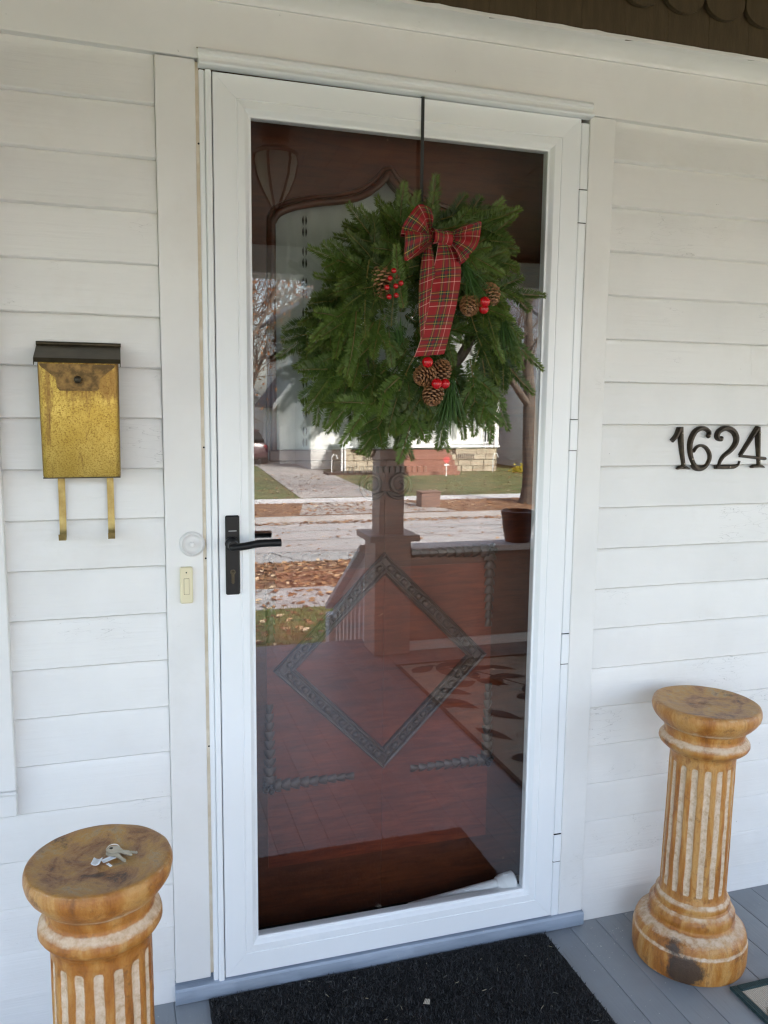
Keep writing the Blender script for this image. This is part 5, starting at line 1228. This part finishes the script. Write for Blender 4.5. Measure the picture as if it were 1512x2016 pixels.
# ================================================================== PEDESTALS
PROF = [(.0005, .6655, .0, 1), (.030, .6645, 0, 1), (.060, .6655, 0, 1), (.088, .6690, 0, 1), (.104, .6715, .1, .9), (.1115, .6722, .2, .6), (.1160, .6700, .35, .2), (.1185, .6630, .15, 0), (.1190, .6550, 0, 0), (.1170, .6450, 0, 0), (.1110, .6340, .1, 0), (.1030, .6245, .3, 0), (.0960, .6180, .5, 0), (.0925, .6150, .2, 0), (.0905, .6120, -.1, 0), (.0890, .6060, -.2, 0), (.0870, .6000, -.1, 0), (.0860, .5940, .1, 0), (.0890, .5895, .5, 0), (.0945, .5850, .6, 0), (.0985, .5790, .4, 0), (.0998, .5730, .1, 0), (.0985, .5660, -.1, 0), (.0940, .5600, -.1, 0), (.0880, .5560, .1, 0), (.0845, .5535, -.2, 0), (.0835, .5500, -.2, 0), (.0800, .5460, 0, 0), (.0785, .5400, 0, 0), (.0780, .5330, 0, 0)]
NSH = 26
for i in range(NSH+1): PROF.append((.0780+.0022*i/NSH, .5290-(.5290-.1850)*i/NSH, 0, 0))
PROF += [(.0808, .1780, .1, 0), (.0835, .1740, .5, 0), (.0880, .1700, .5, 0), (.0905, .1650, .3, 0), (.0900, .1590, -.1, 0), (.0890, .1540, -.1, 0), (.0935, .1490, .45, 0), (.0995, .1440, .4, 0), (.1035, .1370, .2, 0), (.1045, .1290, 0, 0), (.1030, .1210, -.1, 0), (.1005, .1150, -.2, 0), (.1020, .1105, .2, 0), (.1090, .1060, .5, 0), (.1180, .1015, .5, 0), (.1270, .0960, .4, 0), (.1330, .0890, .25, 0), (.1360, .0800, .1, 0), (.1365, .0730, .5, 0), (.1385, .0690, .5, 0), (.1400, .0620, .0, 0), (.1402, .0350, 0, 0), (.1395, .0120, .1, 0), (.1365, .0012, .3, 0), (.0005, .0012, 0, 0)]
def pedestal(name, label, loc, seed, stains, lean, spin, cap=1.0):
    n = 240; vs, fs, cs = [], [], []
    for (r, z, pale, top) in PROF:
        rs = 1+(cap-1)*min(1, max(0, (z-.545)/.03)); r0, r = r, r*rs
        inshaft = .1850 <= z <= .5290 and r0 < .0815
        endf = min(1, max(0, (.5290-z)/.014), max(0, (z-.1850)/.014)) if inshaft else 0
        endf = math.sqrt(max(0, endf))
        for k in range(n):
            an = 2*math.pi*k/n+spin; rr = r+.0007*nz(math.cos(an)*2+seed, math.sin(an)*2, z*9); pl = pale
            if inshaft:
                ph = ((k/n*16) % 1.0); wv = .05*nz(z*17, (k//15)*3.7, seed)+.03*nz(z*60, (k//15)*1.9, seed); dst = abs(ph-.5+wv)
                fl_ = max(0, 1-dst/.31)**.5 if dst < .31 else 0
                endk = .004*nz(k*.7, seed)
                rr -= .0062*fl_*endf; pl = -.35+1.35*min(1, max(0, fl_*endf*1.9-.25))
                rr += .0006*nz(an*8, z*60, seed)
            else: rr += .0008*nz(an*4, z*40, seed)
            zz = z+.0006*nz(math.cos(an)*4, math.sin(an)*4, seed+z*3) if z > .002 else z
            if r0 < .1 and z > .66: zz -= .0015*max(0, nz(r*40*math.cos(an), r*40*math.sin(an), seed))
            st_ = 0
            for (sa, sz, swd, sh, amt, rlo, rhi) in stains:
                da = (an-sa+math.pi) % (2*math.pi)-math.pi
                if rlo <= r0 <= rhi: st_ = max(st_, amt*math.exp(-(da/swd)**2-((z-sz)/sh)**2))
            vs.append((loc[0]+rr*math.cos(an), loc[1]+rr*math.sin(an), zz)); cs.append((pl, st_, top))
    for i in range(len(PROF)-1):
        for k in range(n): a_ = i*n+k; b_ = i*n+(k+1) % n; fs.append((a_+n, b_+n, b_, a_))
    fs.append(tuple(range(n))); fs.append(tuple(range(len(PROF)*n-1, (len(PROF)-1)*n-1, -1)))
    m = MB(); m.add(vs, fs, col=cs); m.attr = 'pale'
    o = m.build(name, 'pedestal', None, 50, at=(loc[0], loc[1], 0)); o.rotation_euler = (lean[1], lean[0], 0)
    return tag(o, label, 'pedestal', 'ochre fluted pedestals beside the door')
pedestal('pedestal', 'glazed ochre fluted pedestal with keys on top, left of the door', (-.3294, -.5168), 3,
         ((2.3, .670, .45, .01, .45, .085, .118), (4.6, .666, 9, .004, .33, .045, .062)), (0, 0), .15, .955)
pedestal('pedestal', 'glazed ochre fluted pedestal with black base stain, under the house number', (1.0827, -.1857), 11,
         ((4.02, .034, .50, .058, .77, .12, .15), (3.80, .085, .36, .032, .60, .115, .139), (.3, .669, .7, .012, .45, .08, .118), (5.0, .6655, 9, .004, .36, .02, .05), (5.7, .64, .4, .02, .5, .1, .13)), (R(.9), 0), .5, 1.085)
# --- keys and bits on the left pedestal
TZ = .6668
def key_mesh():
    head = [(-.0015+.0115*math.cos(a_)*1.0, .0115*math.sin(a_)) for a_ in [R(x_) for x_ in range(35, 326, 18)]]
    blade = [(.010, -.0045), (.016, -.0045), (.0165, -.0034), (.0375, -.0034), (.0395, -.001), (.0385, .0012), (.0355, .0030), (.0340, .0016), (.0315, .0034), (.0290, .0018), (.0265, .0036), (.0240, .0020), (.0215, .0036), (.0190, .0036), (.0165, .0044), (.010, .0044)]
    m = MB().prism(head+blade, -.001, .001); k = MB().lathe([(.0030, .00105), (.0031, .0012)], 12, (-.0060, 0, 0))
    m2 = MB().add([(x_, z_, y_) for x_, y_, z_ in m.v], [tuple(reversed(f)) for f in m.f]); return m2.mesh('key')
kb = thing('key_bunch', 'small bunch of house keys on the left pedestal top', 'keys', (-.295, -.505, TZ))
km = key_mesh(); hole = MB().lathe([(.0001, .00112), (.0034, .00112)], 14, (-.0070, 0, 0), cap=False).mesh('key_hole')
for (x_, y_, z_, rz, tl) in ((-.3030, -.4985, TZ+.0016, R(-22), 0), (-.3085, -.5065, TZ+.0038, R(-56), .03), (-.3065, -.5005, TZ+.0060, R(-38), .05)):
    k_ = inst('key', km, 'steel', kb, (x_, y_, z_), (0, tl, rz), (.9, .9, .9))
    h_ = bpy.data.objects.new('key_hole', hole); sc.collection.objects.link(h_); h_.parent = k_
    if not hole.materials: hole.materials.append(MT['dark'])
MB().tube([(-.3085+.0105*math.cos(R(a_)), -.4965+.0105*math.sin(R(a_)), TZ+.0055+.0025*math.sin(R(a_))) for a_ in range(0, 361, 15)], .0008, 6, cap=False).build('key_ring', 'steel', kb)
def clip(label, c, rz, L, W, grp):
    o = MB(); n = 10; vs = []
    for e_ in (-1, 1):
        for i in range(n+1):
            an = math.pi*(1.22+.56*i/n); vs.append((e_*L/2, W*.62*math.cos(an), W*.62*math.sin(an)+W*.62)); vs.append((e_*L/2, (W*.62-.0013)*math.cos(an), (W*.62-.0013)*math.sin(an)+W*.62))
    k = 2*(n+1); fs = []
    for i in range(n): a_ = 2*i; fs += [(a_, a_+2, a_+2+k, a_+k), (a_+1, a_+1+k, a_+3+k, a_+3), (a_, a_+1, a_+3, a_+2), (a_+k, a_+k+2, a_+k+3, a_+k+1)]
    fs += [(0, k, k+1, 1), (2*n, 2*n+1, 2*n+1+k, 2*n+k)]
    o.add(vs, fs); me = o.mesh('plastic_clip', (0, 0, 0), 40); ob = inst('plastic_clip', me, 'whiteplastic', None, (c[0], c[1], TZ+.0003), (0, 0, rz)); tag(ob, label, 'clip', grp)
clip('curved white plastic clip lying apart from the keys', (-.3330, -.5225), R(76), .0175, .0150, 'white plastic clips')
clip('curved white plastic clip touching the bunch of keys', (-.3135, -.5200), R(28), .0230, .0110, 'white plastic clips')
clip('tiny white plastic sliver beside the clips', (-.3140, -.5365), R(-58), .0105, .0050, 'white plastic clips')

# ================================================================== DOORMAT
dm = thing('doormat', 'black fibre doormat lying in front of the threshold', 'mat', (.32, -.28, 0))
mx0, mx1, my0, my1 = -.121, .757, -.545, -.0195
edge = []
def matedge():
    pts = []; n = 60
    for i in range(n): t = i/n; pts.append((mx0+(mx1-mx0)*t, my0+.002*nz(t*20, 1)))
    for i in range(40): t = i/40; pts.append((mx1+.0025*nz(t*16, 2), my0+(my1-my0)*t))
    for i in range(n): t = i/n; pts.append((mx1-(mx1-mx0)*t, my1-.004*abs(nz(t*9, 3))-.006*max(0, 1-abs(t)*18)-.010*max(0, 1-(1-t)*18)))
    for i in range(40): t = i/40; pts.append((mx0+.002*nz(t*14, 4), my1-(my1-my0)*t))
    return pts
ep = matedge(); n = len(ep); cxm, cym = .318, -.28
vs = [(x_, y_, .002) for x_, y_ in ep]+[(x_, y_, .007) for x_, y_ in ep]+[(cxm+(x_-cxm)*.992, cym+(y_-cym)*.985, .0095) for x_, y_ in ep]
MB().add(vs, [(i, (i+1) % n, (i+1) % n+n, i+n) for i in range(n)]+[(i+n, (i+1) % n+n, (i+1) % n+2*n, i+2*n) for i in range(n)]+[tuple(range(2*n, 3*n))]).build('backing', 'mat', dm)
pb = MB(); rp = random.Random(5)
for i in range(26000):
    x_ = rp.uniform(mx0+.003, mx1-.003); y_ = rp.uniform(my0+.003, my1-.008)
    if y_ < -.42 and rp.random() < .7: continue
    h_ = rp.uniform(.003, .011); an = rp.uniform(0, 6.28); dx, dy = math.cos(an)*.0015, math.sin(an)*.0015; lx_, ly_ = rp.gauss(0, .004), rp.gauss(0, .004); c = rp.random()*.975
    pb.add([(x_-dx, y_-dy, .009), (x_+dx, y_+dy, .009), (x_+lx_, y_+ly_, .009+h_)], [(0, 1, 2)], col=[(c, 0, 0)]*3)
for i in range(70):
    x_ = rp.uniform(mx0+.01, mx1-.01); y_ = rp.uniform(-.36, my1-.012); an = rp.uniform(0, 6.28); l = rp.uniform(.002, .007); w_ = .0005
    dx, dy = math.cos(an)*l, math.sin(an)*l; ox, oy = -math.sin(an)*w_, math.cos(an)*w_; z = .0150+rp.random()*.002; c = rp.choice((.968, .972, 1, 1))
    pb.add([(x_-dx-ox, y_-dy-oy, z), (x_+dx-ox, y_+dy-oy, z), (x_+dx+ox, y_+dy+oy, z+.001), (x_-dx+ox, y_-dy+oy, z+.001)], [(0, 1, 2, 3)], col=[(c, 0, 0)]*4)
tag(pb.build('pile', 'pile', dm), kind='stuff')
# paint flakes and grit swept against the wall
fk = MB()
for i in range(330):
    x_ = rp.choice((rp.uniform(.80, 1.9), rp.uniform(-.45, -.1), rp.uniform(.8, 1.15))); y_ = -abs(rp.gauss(0, .17))-.004-(.02 if -.2 < x_ < .89 else 0); s_ = rp.uniform(.0006, .0021) if rp.random() < .93 else rp.uniform(.002, .0036); an = rp.uniform(0, 6.28)
    if mx0-.01 < x_ < mx1+.01 or y_ < -.75: continue
    if (x_-1.0827)**2+(y_+.1857)**2 < .0205: continue
    pts = [(x_+s_*math.cos(an+k*2.1)*rp.uniform(.5, 1), y_+s_*math.sin(an+k*2.1)*rp.uniform(.5, 1), .0012+.0006*k) for k in range(3)]
    fk.add(pts, [(0, 1, 2)])
tag(fk.build('paint_flakes', 'flake'), 'tiny white paint flakes scattered on the grey floor by the wall', kind='stuff')
lfd = MB().add([(.352, -.190, .0178), (.366, -.198, .0190), (.372, -.182, .0195), (.362, -.176, .0185), (.3595, -.184, .0200)], [(0, 1, 4), (1, 2, 4), (2, 3, 4), (3, 0, 4)])
tag(lfd.build('dry_leaf', 'rug'), 'small pale dry leaf scrap lying on the black doormat', 'leaf')
